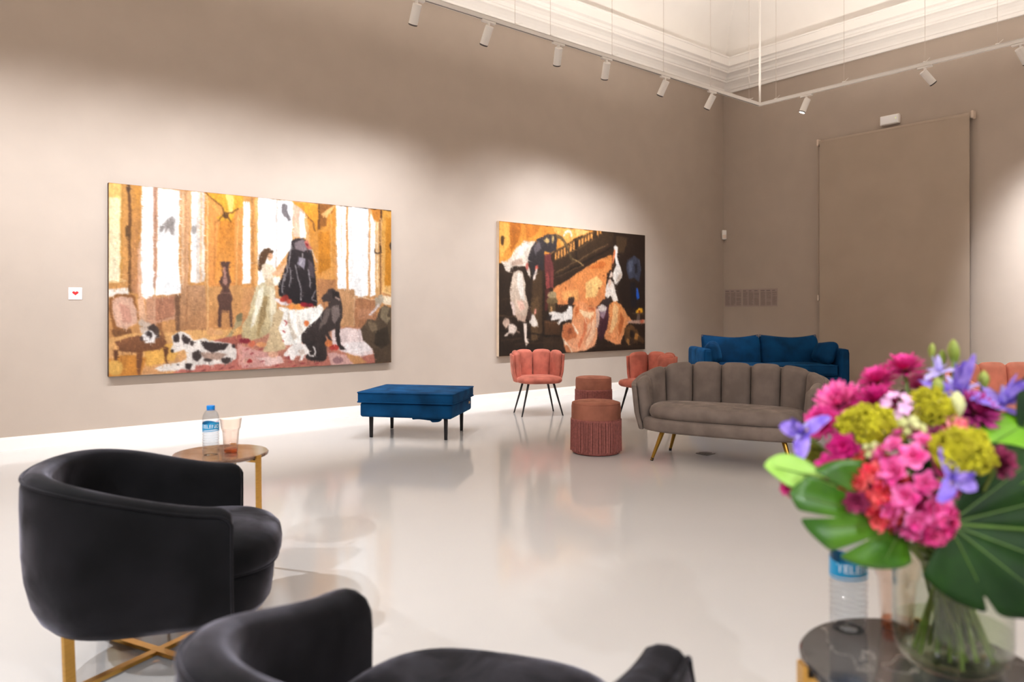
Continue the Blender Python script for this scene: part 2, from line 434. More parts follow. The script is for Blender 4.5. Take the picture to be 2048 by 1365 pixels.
# ------------------------------------------------------------------ paintings
ART1 = """0 214 152 78 196 140 92 2 -18 -41 453 -131 447 1122 -24 1072
0 236 186 104 246 214 160 2 -5 5 38 -3 35 513 -8 515
0 246 222 172 250 232 196 2 1 75 33 70 31 505 -2 507
1 196 140 66 -1 -1 -1 10 39 -3 34 513
1 232 196 140 -1 -1 -1 8 -2 507 51 504
1 200 150 90 -1 -1 -1 5 -2 531 51 525
0 250 236 222 -1 -1 -1 2 -2 547 57 541 57 577 -2 587
1 112 74 40 -1 -1 -1 16 57 2 60 139 59 301 60 561
0 84 58 36 -1 -1 -1 2 63 18 62 28 60 37 58 41 55 42 53 38 51 30 50 21 51 11 53 2 55 -2 58 -3 61 1 62 9
0 110 78 44 -1 -1 -1 2 57 246 57 262 55 276 53 283 52 283 50 276 49 263 48 247 49 231 50 218 52 210 54 210 56 217 57 230
0 200 138 60 190 132 92 2 67 4 92 4 84 576 64 569
0 226 176 140 -1 -1 -1 2 84 299 94 298 106 724 83 699
0 252 250 246 -1 -1 -1 2 93 0 128 2 128 426 132 567 109 602 94 584 92 347
0 255 255 255 -1 -1 -1 2 97 19 124 21 120 394 98 396
0 186 138 112 -1 -1 -1 2 128 1 139 2 137 534 129 538
0 254 252 250 -1 -1 -1 2 140 2 208 2 204 388 211 565 176 576 134 572 139 426
0 226 220 214 -1 -1 -1 2 143 202 164 166 186 145 200 169 202 203 196 254 188 258 178 232 166 253 156 258 162 224 148 246
0 150 140 134 -1 -1 -1 2 146 214 165 174 183 148 193 170 192 246 182 251 176 214 159 251 165 211 150 242
1 220 206 196 -1 -1 -1 5 142 61 203 85
1 228 214 204 -1 -1 -1 4 95 60 126 68
0 224 170 120 208 158 118 2 208 3 243 -1 234 521 211 522
1 180 128 84 -1 -1 -1 6 227 5 225 518
1 244 214 176 -1 -1 -1 5 218 7 216 518
0 252 252 250 -1 -1 -1 2 244 1 271 0 263 503 243 504
0 168 158 150 -1 -1 -1 2 245 198 261 179 263 213 255 241 246 236
0 230 212 196 -1 -1 -1 2 263 1 286 2 288 494 259 508
1 236 186 140 -1 -1 -1 10 276 6 274 503
0 196 142 108 200 150 122 2 111 580 167 583 205 573 204 700 157 716 106 765 107 609
0 176 120 92 -1 -1 -1 2 134 592 191 582 190 683 134 716
1 216 172 140 -1 -1 -1 6 132 575 131 724
1 150 100 74 -1 -1 -1 6 134 712 190 687
0 120 84 60 -1 -1 -1 2 191 574 209 573 209 767 196 767
0 190 142 104 170 120 80 2 210 522 289 515 292 769 209 776
1 150 104 70 -1 -1 -1 6 232 526 229 751
0 232 158 80 214 140 74 2 286 2 453 3 450 513 299 519
0 206 128 44 222 150 74 2 336 126 388 137 386 489 319 501
1 240 196 140 -1 -1 -1 7 296 19 297 761
1 176 110 50 -1 -1 -1 5 321 154 319 492
1 240 190 120 -1 -1 -1 5 398 109 392 515
0 232 168 50 -1 -1 -1 2 289 2 357 -1 442 1 423 43 399 73 383 113 375 163 359 149 336 152 323 136 352 113 342 77 316 33
0 250 214 120 -1 -1 -1 2 357 1 383 5 381 102 368 115
1 116 74 28 -1 -1 -1 8 289 2 317 38 343 75 354 116 326 153
1 110 66 24 -1 -1 -1 9 399 75 378 103 357 110 375 161
0 96 60 30 -1 -1 -1 2 366 120 365 129 363 136 359 140 355 140 351 137 348 131 348 123 349 114 351 107 355 103 359 102 363 106 365 112
0 254 252 250 -1 -1 -1 2 414 76 434 34 441 32 439 496 415 502
1 212 160 104 -1 -1 -1 8 415 502 439 504
0 206 150 92 196 136 84 2 299 523 450 509 449 773 297 769
0 222 168 104 206 150 100 2 -10 818 29 779 171 775 297 761 449 764 447 1033 -11 1002
0 228 170 84 -1 -1 -1 2 96 839 213 835 194 927 109 955
0 196 128 54 -1 -1 -1 2 -4 914 46 885 109 905 91 1002 -2 1001
0 214 164 84 -1 -1 -1 2 40 954 38 971 32 985 22 992 12 991 3 982 -3 968 -5 950 -3 933 4 920 13 912 23 913 32 921 38 936
0 150 96 52 -1 -1 -1 2 -1 595 22 574 57 569 75 589 81 642 86 699 25 763 10 747 4 675
0 222 176 150 -1 -1 -1 2 9 602 35 582 66 589 77 650 81 724 47 756 21 743 13 675
0 206 150 128 -1 -1 -1 2 30 618 57 634 65 723 39 715
0 140 90 58 112 70 44 2 16 819 83 789 156 791 171 833 147 866 82 879 25 868
0 120 74 44 -1 -1 -1 2 78 862 96 863 91 998 81 998
0 104 64 38 -1 -1 -1 2 156 849 175 859 168 909 174 944 167 944 160 900
0 96 58 36 -1 -1 -1 2 12 859 25 868 22 916 14 912
0 128 84 50 -1 -1 -1 2 3 755 65 756 69 780 16 795
0 150 100 62 -1 -1 -1 2 133 724 154 729 153 766 168 808 159 810 143 766
0 210 186 166 -1 -1 -1 2 83 715 93 699 101 716 120 724 131 745 124 765 93 781
0 70 56 50 -1 -1 -1 2 110 744 129 728 143 758 146 799 133 815 115 765
0 236 228 222 -1 -1 -1 2 90 797 106 765 124 765 137 799 128 830 105 832
0 60 50 48 -1 -1 -1 2 103 781 112 765 124 782 121 807 110 796
0 80 64 58 -1 -1 -1 2 98 806 98 812 96 816 94 819 91 818 89 816 88 811 87 805 88 800 89 795 92 793 94 793 96 796 98 800
0 88 60 50 -1 -1 -1 2 335 385 375 382 367 411 368 455 375 490 366 529 373 564 379 595 376 630 380 754 372 753 369 657 344 657 341 753 330 753 334 631 329 587 336 557 344 530 334 491 343 456 344 412
0 176 128 112 -1 -1 -1 2 348 412 358 412 355 455 361 490 355 517 345 500 347 447
0 190 134 84 -1 -1 -1 2 345 670 367 670 367 749 345 749
1 96 66 56 -1 -1 -1 6 331 666 377 665
1 150 110 96 -1 -1 -1 5 339 561 373 560
0 170 150 110 -1 -1 -1 2 353 814 385 762 390 701 406 674 428 692 422 728 385 771 374 815
0 120 110 80 -1 -1 -1 2 390 692 406 670 422 688 409 701 419 714 396 723
0 206 150 100 -1 -1 -1 2 323 779 321 789 317 797 311 802 305 802 299 797 296 788 294 778 296 767 300 759 305 754 312 755 317 759 321 768
0 214 160 110 -1 -1 -1 2 348 784 347 791 342 797 336 799 329 799 323 796 319 790 318 784 319 777 323 772 329 769 336 769 342 772 347 778
0 168 92 76 186 110 98 2 169 1001 232 963 302 830 449 782 447 1010 301 1012
0 210 150 136 -1 -1 -1 2 395 851 448 835 448 988 400 966
1 116 52 50 -1 -1 -1 7 405 843 424 833
1 116 52 50 -1 -1 -1 7 421 897 439 887
1 116 52 50 -1 -1 -1 7 437 942 455 933
1 116 52 50 -1 -1 -1 7 405 949 423 940
1 116 52 50 -1 -1 -1 7 426 977 444 968
1 116 52 50 -1 -1 -1 7 332 988 349 979
1 116 52 50 -1 -1 -1 7 276 992 293 983
1 116 52 50 -1 -1 -1 7 232 997 248 988
1 116 52 50 -1 -1 -1 7 368 986 386 977
0 232 220 210 -1 -1 -1 2 185 792 209 772 238 788 252 820 282 815 343 837 379 849 394 886 389 930 368 960 322 959 261 957 254 984 232 980 151 984 132 969 156 948 213 942 232 912 223 869 206 881 189 889 180 867 189 843
0 58 46 44 -1 -1 -1 2 189 792 204 781 209 810 199 834 189 826
0 58 46 44 -1 -1 -1 2 218 784 243 811 237 845 223 835 213 810
0 58 46 44 -1 -1 -1 2 272 829 312 834 369 850 353 876 312 891 287 872
0 64 52 48 -1 -1 -1 2 247 888 267 871 277 915 262 940 249 922
0 58 46 44 -1 -1 -1 2 225 946 247 944 242 983 227 971
0 70 56 52 -1 -1 -1 2 337 927 363 920 379 930 368 959 347 954
0 70 58 54 -1 -1 -1 2 311 934 309 939 305 942 300 944 293 943 288 941 284 937 282 933 284 928 288 925 293 923 300 923 305 926 309 930
0 62 50 48 -1 -1 -1 2 392 860 391 864 389 868 386 870 383 870 380 868 378 864 377 859 378 855 380 851 383 849 386 849 389 851 391 855
0 52 42 40 -1 -1 -1 2 191 878 190 882 189 886 186 888 184 887 182 885 180 882 180 877 180 873 182 870 184 868 187 868 189 870 190 874
0 170 140 124 -1 -1 -1 2 272 889 322 892 363 902 332 936 282 924
0 70 60 56 -1 -1 -1 2 209 955 208 957 207 958 204 959 202 959 199 958 198 956 197 954 198 952 199 951 202 950 204 950 207 951 208 953
0 66 54 50 -1 -1 -1 2 253 837 253 843 251 849 249 851 246 851 244 848 242 843 241 836 242 830 244 824 246 821 249 821 251 825 253 830
0 222 168 104 190 130 86 2 415 -5 1021 5 1017 1017 410 1014
0 224 158 84 208 146 84 2 415 -5 469 -2 466 522 412 524
0 254 252 250 -1 -1 -1 2 415 35 438 33 440 495 412 508
0 190 130 70 -1 -1 -1 2 442 2 453 0 450 515 442 515
1 236 186 120 -1 -1 -1 7 461 3 459 523
0 255 253 250 -1 -1 -1 2 466 1 533 0 529 470 465 514
0 255 253 250 -1 -1 -1 2 537 1 596 3 589 284 535 404
1 206 192 182 -1 -1 -1 10 534 0 533 404
1 222 210 202 -1 -1 -1 4 468 140 488 117 531 107
1 214 204 196 -1 -1 -1 4 488 113 513 52 521 35
1 220 210 202 -1 -1 -1 3 538 115 564 95 590 133
1 216 206 200 -1 -1 -1 4 503 144 468 156
0 120 112 112 -1 -1 -1 2 552 30 559 21 571 22 573 60 587 117 579 123 559 95 551 72
0 232 188 160 -1 -1 -1 2 595 3 619 20 638 68 642 211 595 216
0 252 246 242 -1 -1 -1 2 619 54 638 76 643 211 620 218
0 206 134 44 214 150 84 2 643 16 760 4 759 529 684 514 658 209
1 176 106 28 -1 -1 -1 7 702 170 701 445
1 226 164 84 -1 -1 -1 8 742 36 745 503
0 196 124 36 -1 -1 -1 2 691 180 735 167 740 391 690 428
0 226 150 44 -1 -1 -1 2 588 6 692 5 689 163 672 178 681 134 643 76 627 44
0 150 92 36 -1 -1 -1 2 692 5 759 1 747 53 725 82 724 138 697 145 686 172
0 238 180 110 -1 -1 -1 2 703 67 753 2 759 6 725 90
1 104 62 22 -1 -1 -1 12 695 4 694 163
1 96 58 24 -1 -1 -1 7 643 76 670 123 680 173
0 252 250 248 -1 -1 -1 2 763 3 804 3 805 523 768 522
1 226 196 160 -1 -1 -1 8 784 4 784 336
0 208 146 84 -1 -1 -1 2 803 3 811 3 809 523 803 523
0 254 250 246 -1 -1 -1 2 811 3 898 1 899 560 872 574 836 562 813 532
0 232 226 220 -1 -1 -1 2 819 8 833 7 834 456 818 509
1 228 220 216 -1 -1 -1 4 844 260 897 238
1 226 218 214 -1 -1 -1 4 868 27 856 153 891 220
0 214 158 106 -1 -1 -1 2 898 1 907 2 905 569 897 560
0 252 248 244 -1 -1 -1 2 906 31 928 86 929 559 905 569
0 222 170 110 -1 -1 -1 2 928 82 949 79 947 559 929 559
1 250 226 190 -1 -1 -1 8 937 85 937 505
0 206 130 50 -1 -1 -1 2 910 3 965 1 952 51 940 80 919 69
0 90 56 28 -1 -1 -1 2 950 5 968 6 962 50 952 60
1 110 70 36 -1 -1 -1 8 949 65 949 559
0 220 156 64 230 178 110 2 959 5 1003 4 1002 558 956 541
0 200 130 40 -1 -1 -1 2 974 48 1000 50 999 493 969 495
1 46 34 28 -1 -1 -1 9 927 257 927 280 939 288 953 278 952 233
0 52 40 32 -1 -1 -1 2 1004 232 1003 243 1001 252 999 258 996 258 993 253 992 244 991 233 992 222 994 213 996 208 999 208 1001 212 1003 221
1 240 200 140 -1 -1 -1 8 956 536 1002 553
0 244 222 190 -1 -1 -1 2 956 559 1002 567 1002 622 962 613
0 178 122 78 190 132 88 2 684 463 762 468 764 738 699 737
0 196 146 102 -1 -1 -1 2 762 524 837 528 835 761 766 747
0 172 118 82 -1 -1 -1 2 836 571 926 587 940 740 865 766 835 761
0 186 130 96 -1 -1 -1 2 854 650 919 641 919 713 853 712
1 214 176 140 -1 -1 -1 6 838 535 837 756
1 230 190 150 -1 -1 -1 8 830 580 866 574 926 591
0 196 140 110 176 106 92 2 411 765 561 768 744 755 871 766 1001 778 1000 1002 410 1002
0 236 212 206 -1 -1 -1 2 744 781 801 765 871 779 882 847 915 875 918 938 852 952 788 913 749 885
0 240 226 222 -1 -1 -1 2 789 861 894 856 909 911 864 935 800 914
0 196 140 92 -1 -1 -1 2 800 923 864 953 894 991 828 1000
0 206 160 150 -1 -1 -1 2 726 919 800 932 834 1000 743 998
0 150 110 110 -1 -1 -1 2 794 966 792 976 785 984 776 987 766 987 757 982 751 973 748 964 751 954 757 946 766 943 776 943 785 948 792 956
0 206 150 140 -1 -1 -1 2 411 862 539 925 560 968 509 989 410 990
0 226 190 180 -1 -1 -1 2 459 929 550 930 560 968 499 982
1 140 50 56 -1 -1 -1 7 420 886 435 879
1 140 50 56 -1 -1 -1 7 440 912 454 904
1 140 50 56 -1 -1 -1 7 469 889 484 881
1 140 50 56 -1 -1 -1 7 430 951 444 944
1 140 50 56 -1 -1 -1 7 474 954 489 947
1 140 50 56 -1 -1 -1 7 575 969 591 962
1 140 50 56 -1 -1 -1 7 623 981 639 974
1 140 50 56 -1 -1 -1 7 676 985 693 977
1 140 50 56 -1 -1 -1 7 698 956 715 948
1 140 50 56 -1 -1 -1 7 420 983 434 976
1 140 50 56 -1 -1 -1 7 529 987 544 980
1 140 50 56 -1 -1 -1 7 591 995 607 988
0 96 80 62 78 62 48 2 865 775 895 713 931 722 947 650 968 622 1001 640 1000 998 930 1002 918 911 876 846
0 140 122 96 -1 -1 -1 2 956 631 993 640 980 695 1000 713 974 741 949 704
0 128 108 84 -1 -1 -1 2 895 731 931 740 940 785 913 794
0 178 162 140 -1 -1 -1 2 926 578 956 554 967 586 944 641 928 632
0 230 212 206 -1 -1 -1 2 898 681 931 632 941 613 947 622 931 659 907 688
0 60 50 40 -1 -1 -1 2 931 794 980 759 992 869 955 913 924 866
0 212 196 160 190 168 124 2 461 514 491 489 526 512 533 602 535 685 510 784 474 816 440 835 411 813 411 749 431 685 446 588
0 238 228 204 -1 -1 -1 2 466 539 486 513 480 620 455 734 440 766
0 160 134 92 -1 -1 -1 2 486 571 501 570 495 685 470 807 460 807
0 228 214 184 -1 -1 -1 2 508 521 529 536 530 669 510 767
0 90 62 40 -1 -1 -1 2 472 335 487 297 507 289 521 306 517 323 502 332 492 390 471 433 464 417
0 226 170 130 -1 -1 -1 2 503 320 518 319 519 347 510 371 501 357
0 240 218 190 -1 -1 -1 2 479 395 497 378 519 393 529 425 524 479 491 493 479 448
0 226 176 134 -1 -1 -1 2 514 438 542 416 563 377 566 402 547 445 521 458
0 214 188 150 -1 -1 -1 2 491 472 526 471 524 512 493 513
0 240 232 214 -1 -1 -1 2 519 471 543 453 547 503 526 516
0 52 42 42 36 30 32 2 587 242 603 222 632 216 653 237 666 285 675 361 680 463 684 548 686 625 651 639 614 626 541 569 540 511 557 436 572 352 584 292
0 126 110 112 -1 -1 -1 2 595 250 632 221 650 261 637 305 605 290
0 150 140 150 -1 -1 -1 2 615 332 642 346 636 406 610 382
0 84 70 74 -1 -1 -1 2 652 346 674 378 676 463 657 447
0 200 110 96 -1 -1 -1 2 637 237 652 227 657 260 669 276 658 293 642 270
0 120 30 34 -1 -1 -1 2 641 245 653 254 652 271 642 262
1 214 206 206 -1 -1 -1 5 589 267 584 326 576 401
1 214 206 206 -1 -1 -1 5 604 383 612 450 625 533 624 601
1 214 206 206 -1 -1 -1 5 562 436 557 486 554 552
1 214 206 206 -1 -1 -1 5 669 293 679 344 688 360
1 214 206 206 -1 -1 -1 5 652 397 660 473 657 515
1 214 206 206 -1 -1 -1 5 583 401 586 468 580 518
1 214 206 206 -1 -1 -1 5 679 532 667 592 684 600
1 214 206 206 -1 -1 -1 5 568 369 572 418 562 485
1 214 206 206 -1 -1 -1 5 631 313 626 365 615 399
1 214 206 206 -1 -1 -1 5 637 288 669 290 674 318
0 244 238 228 -1 -1 -1 2 541 635 577 643 614 650 678 634 700 612 715 651 700 703 667 754 639 804 629 854 560 868 484 898 510 800 530 710
0 206 180 140 -1 -1 -1 2 520 685 543 644 561 669 540 760 560 852 571 885 524 904 484 898 504 817
0 216 200 180 -1 -1 -1 2 577 652 587 752 613 820 597 836 571 735
0 226 214 200 -1 -1 -1 2 614 660 605 736 623 804 634 787
1 176 60 56 -1 -1 -1 8 561 718 570 735 563 752
1 176 60 56 -1 -1 -1 8 556 777 565 793
1 170 60 56 -1 -1 -1 7 553 835 560 843
0 226 210 206 -1 -1 -1 2 523 578 577 610 590 601 577 627 551 627 531 603
0 150 52 44 -1 -1 -1 2 580 581 579 590 575 598 570 602 564 602 558 598 555 591 553 581 555 572 559 564 564 560 570 560 575 564 579 571
0 176 64 50 -1 -1 -1 2 565 594 564 600 561 605 557 608 552 608 548 606 545 600 544 594 545 587 548 582 552 579 557 579 561 582 564 587
0 190 84 60 -1 -1 -1 2 591 601 590 608 587 613 582 616 577 616 573 614 569 608 568 602 569 595 573 590 577 587 582 587 587 590 590 595
0 226 140 70 -1 -1 -1 2 601 635 600 642 596 648 590 651 584 651 579 648 575 642 574 635 575 628 579 622 584 619 590 619 596 622 600 628
0 232 150 70 -1 -1 -1 2 632 635 631 642 626 648 620 651 613 651 606 648 602 642 600 635 602 628 606 622 613 618 620 618 626 621 631 627
0 140 30 40 -1 -1 -1 2 649 622 648 628 644 632 638 635 632 635 626 632 622 628 621 622 623 616 626 611 632 609 638 609 644 611 648 616
0 120 30 40 -1 -1 -1 2 673 626 671 631 667 635 660 637 653 637 646 635 642 631 640 626 642 621 646 617 653 614 660 614 667 616 671 620
0 222 120 66 -1 -1 -1 2 654 736 653 744 650 750 646 753 642 753 638 749 635 743 634 736 635 729 638 723 642 720 646 720 650 723 653 729
0 206 110 80 -1 -1 -1 2 458 852 457 859 453 865 448 869 442 868 436 865 432 858 431 850 432 843 436 837 442 834 448 834 453 837 457 844
0 220 150 100 -1 -1 -1 2 497 857 495 864 490 869 483 871 475 871 468 868 463 862 461 856 463 850 468 845 475 842 483 842 490 846 495 851
0 226 170 140 -1 -1 -1 2 539 917 537 925 532 931 523 934 514 933 506 929 501 923 499 915 501 907 507 901 515 898 524 899 532 902 537 909
0 130 40 50 -1 -1 -1 2 440 835 438 841 432 846 425 848 416 848 408 845 403 840 401 833 403 827 408 822 416 820 425 820 433 823 438 828
0 140 60 60 -1 -1 -1 2 598 941 597 946 592 949 585 950 577 950 570 947 565 944 563 939 565 935 570 932 577 930 585 931 592 933 597 937
0 226 170 150 -1 -1 -1 2 452 949 450 956 444 962 436 965 428 965 420 961 415 954 413 946 415 939 420 933 428 930 436 930 444 934 450 941
0 160 50 50 -1 -1 -1 2 450 949 449 953 446 956 442 958 437 957 433 955 430 952 429 947 430 943 433 940 437 938 442 939 446 941 449 944
0 70 58 54 48 40 38 2 701 587 709 569 722 552 731 528 751 520 773 542 779 581 787 642 788 703 778 738 778 808 780 869 806 901 777 902 766 860 758 773 732 789 746 846 738 850 721 806 727 867 724 910 723 958 709 970 655 958 641 940 655 898 629 846 626 804 645 762 683 720 711 668 733 625 729 599 711 604
0 122 106 100 -1 -1 -1 2 744 633 773 624 778 686 755 738 744 712
0 104 90 84 -1 -1 -1 2 722 651 744 642 722 737 688 780
0 44 36 34 -1 -1 -1 2 745 529 773 546 773 590 750 581
0 170 144 132 -1 -1 -1 2 759 568 779 589 776 598 758 581
0 240 230 222 -1 -1 -1 2 565 910 586 869 613 850 639 859 654 898 650 923 636 931 633 952 617 964 625 930 607 921 602 950 586 953 581 928 569 940 560 927
1 236 226 218 -1 -1 -1 10 650 898 655 932 671 937 680 916 674 886 669 877
0 206 186 172 -1 -1 -1 2 612 896 634 888 639 923 623 926
0 206 120 70 -1 -1 -1 2 747 859 745 868 741 875 735 879 729 879 723 874 719 867 718 858 719 849 723 842 729 838 735 838 741 843 745 850
0 170 60 50 -1 -1 -1 2 774 886 772 895 766 901 759 904 750 904 742 900 737 893 735 885 737 877 743 870 750 867 759 867 767 871 772 878"""
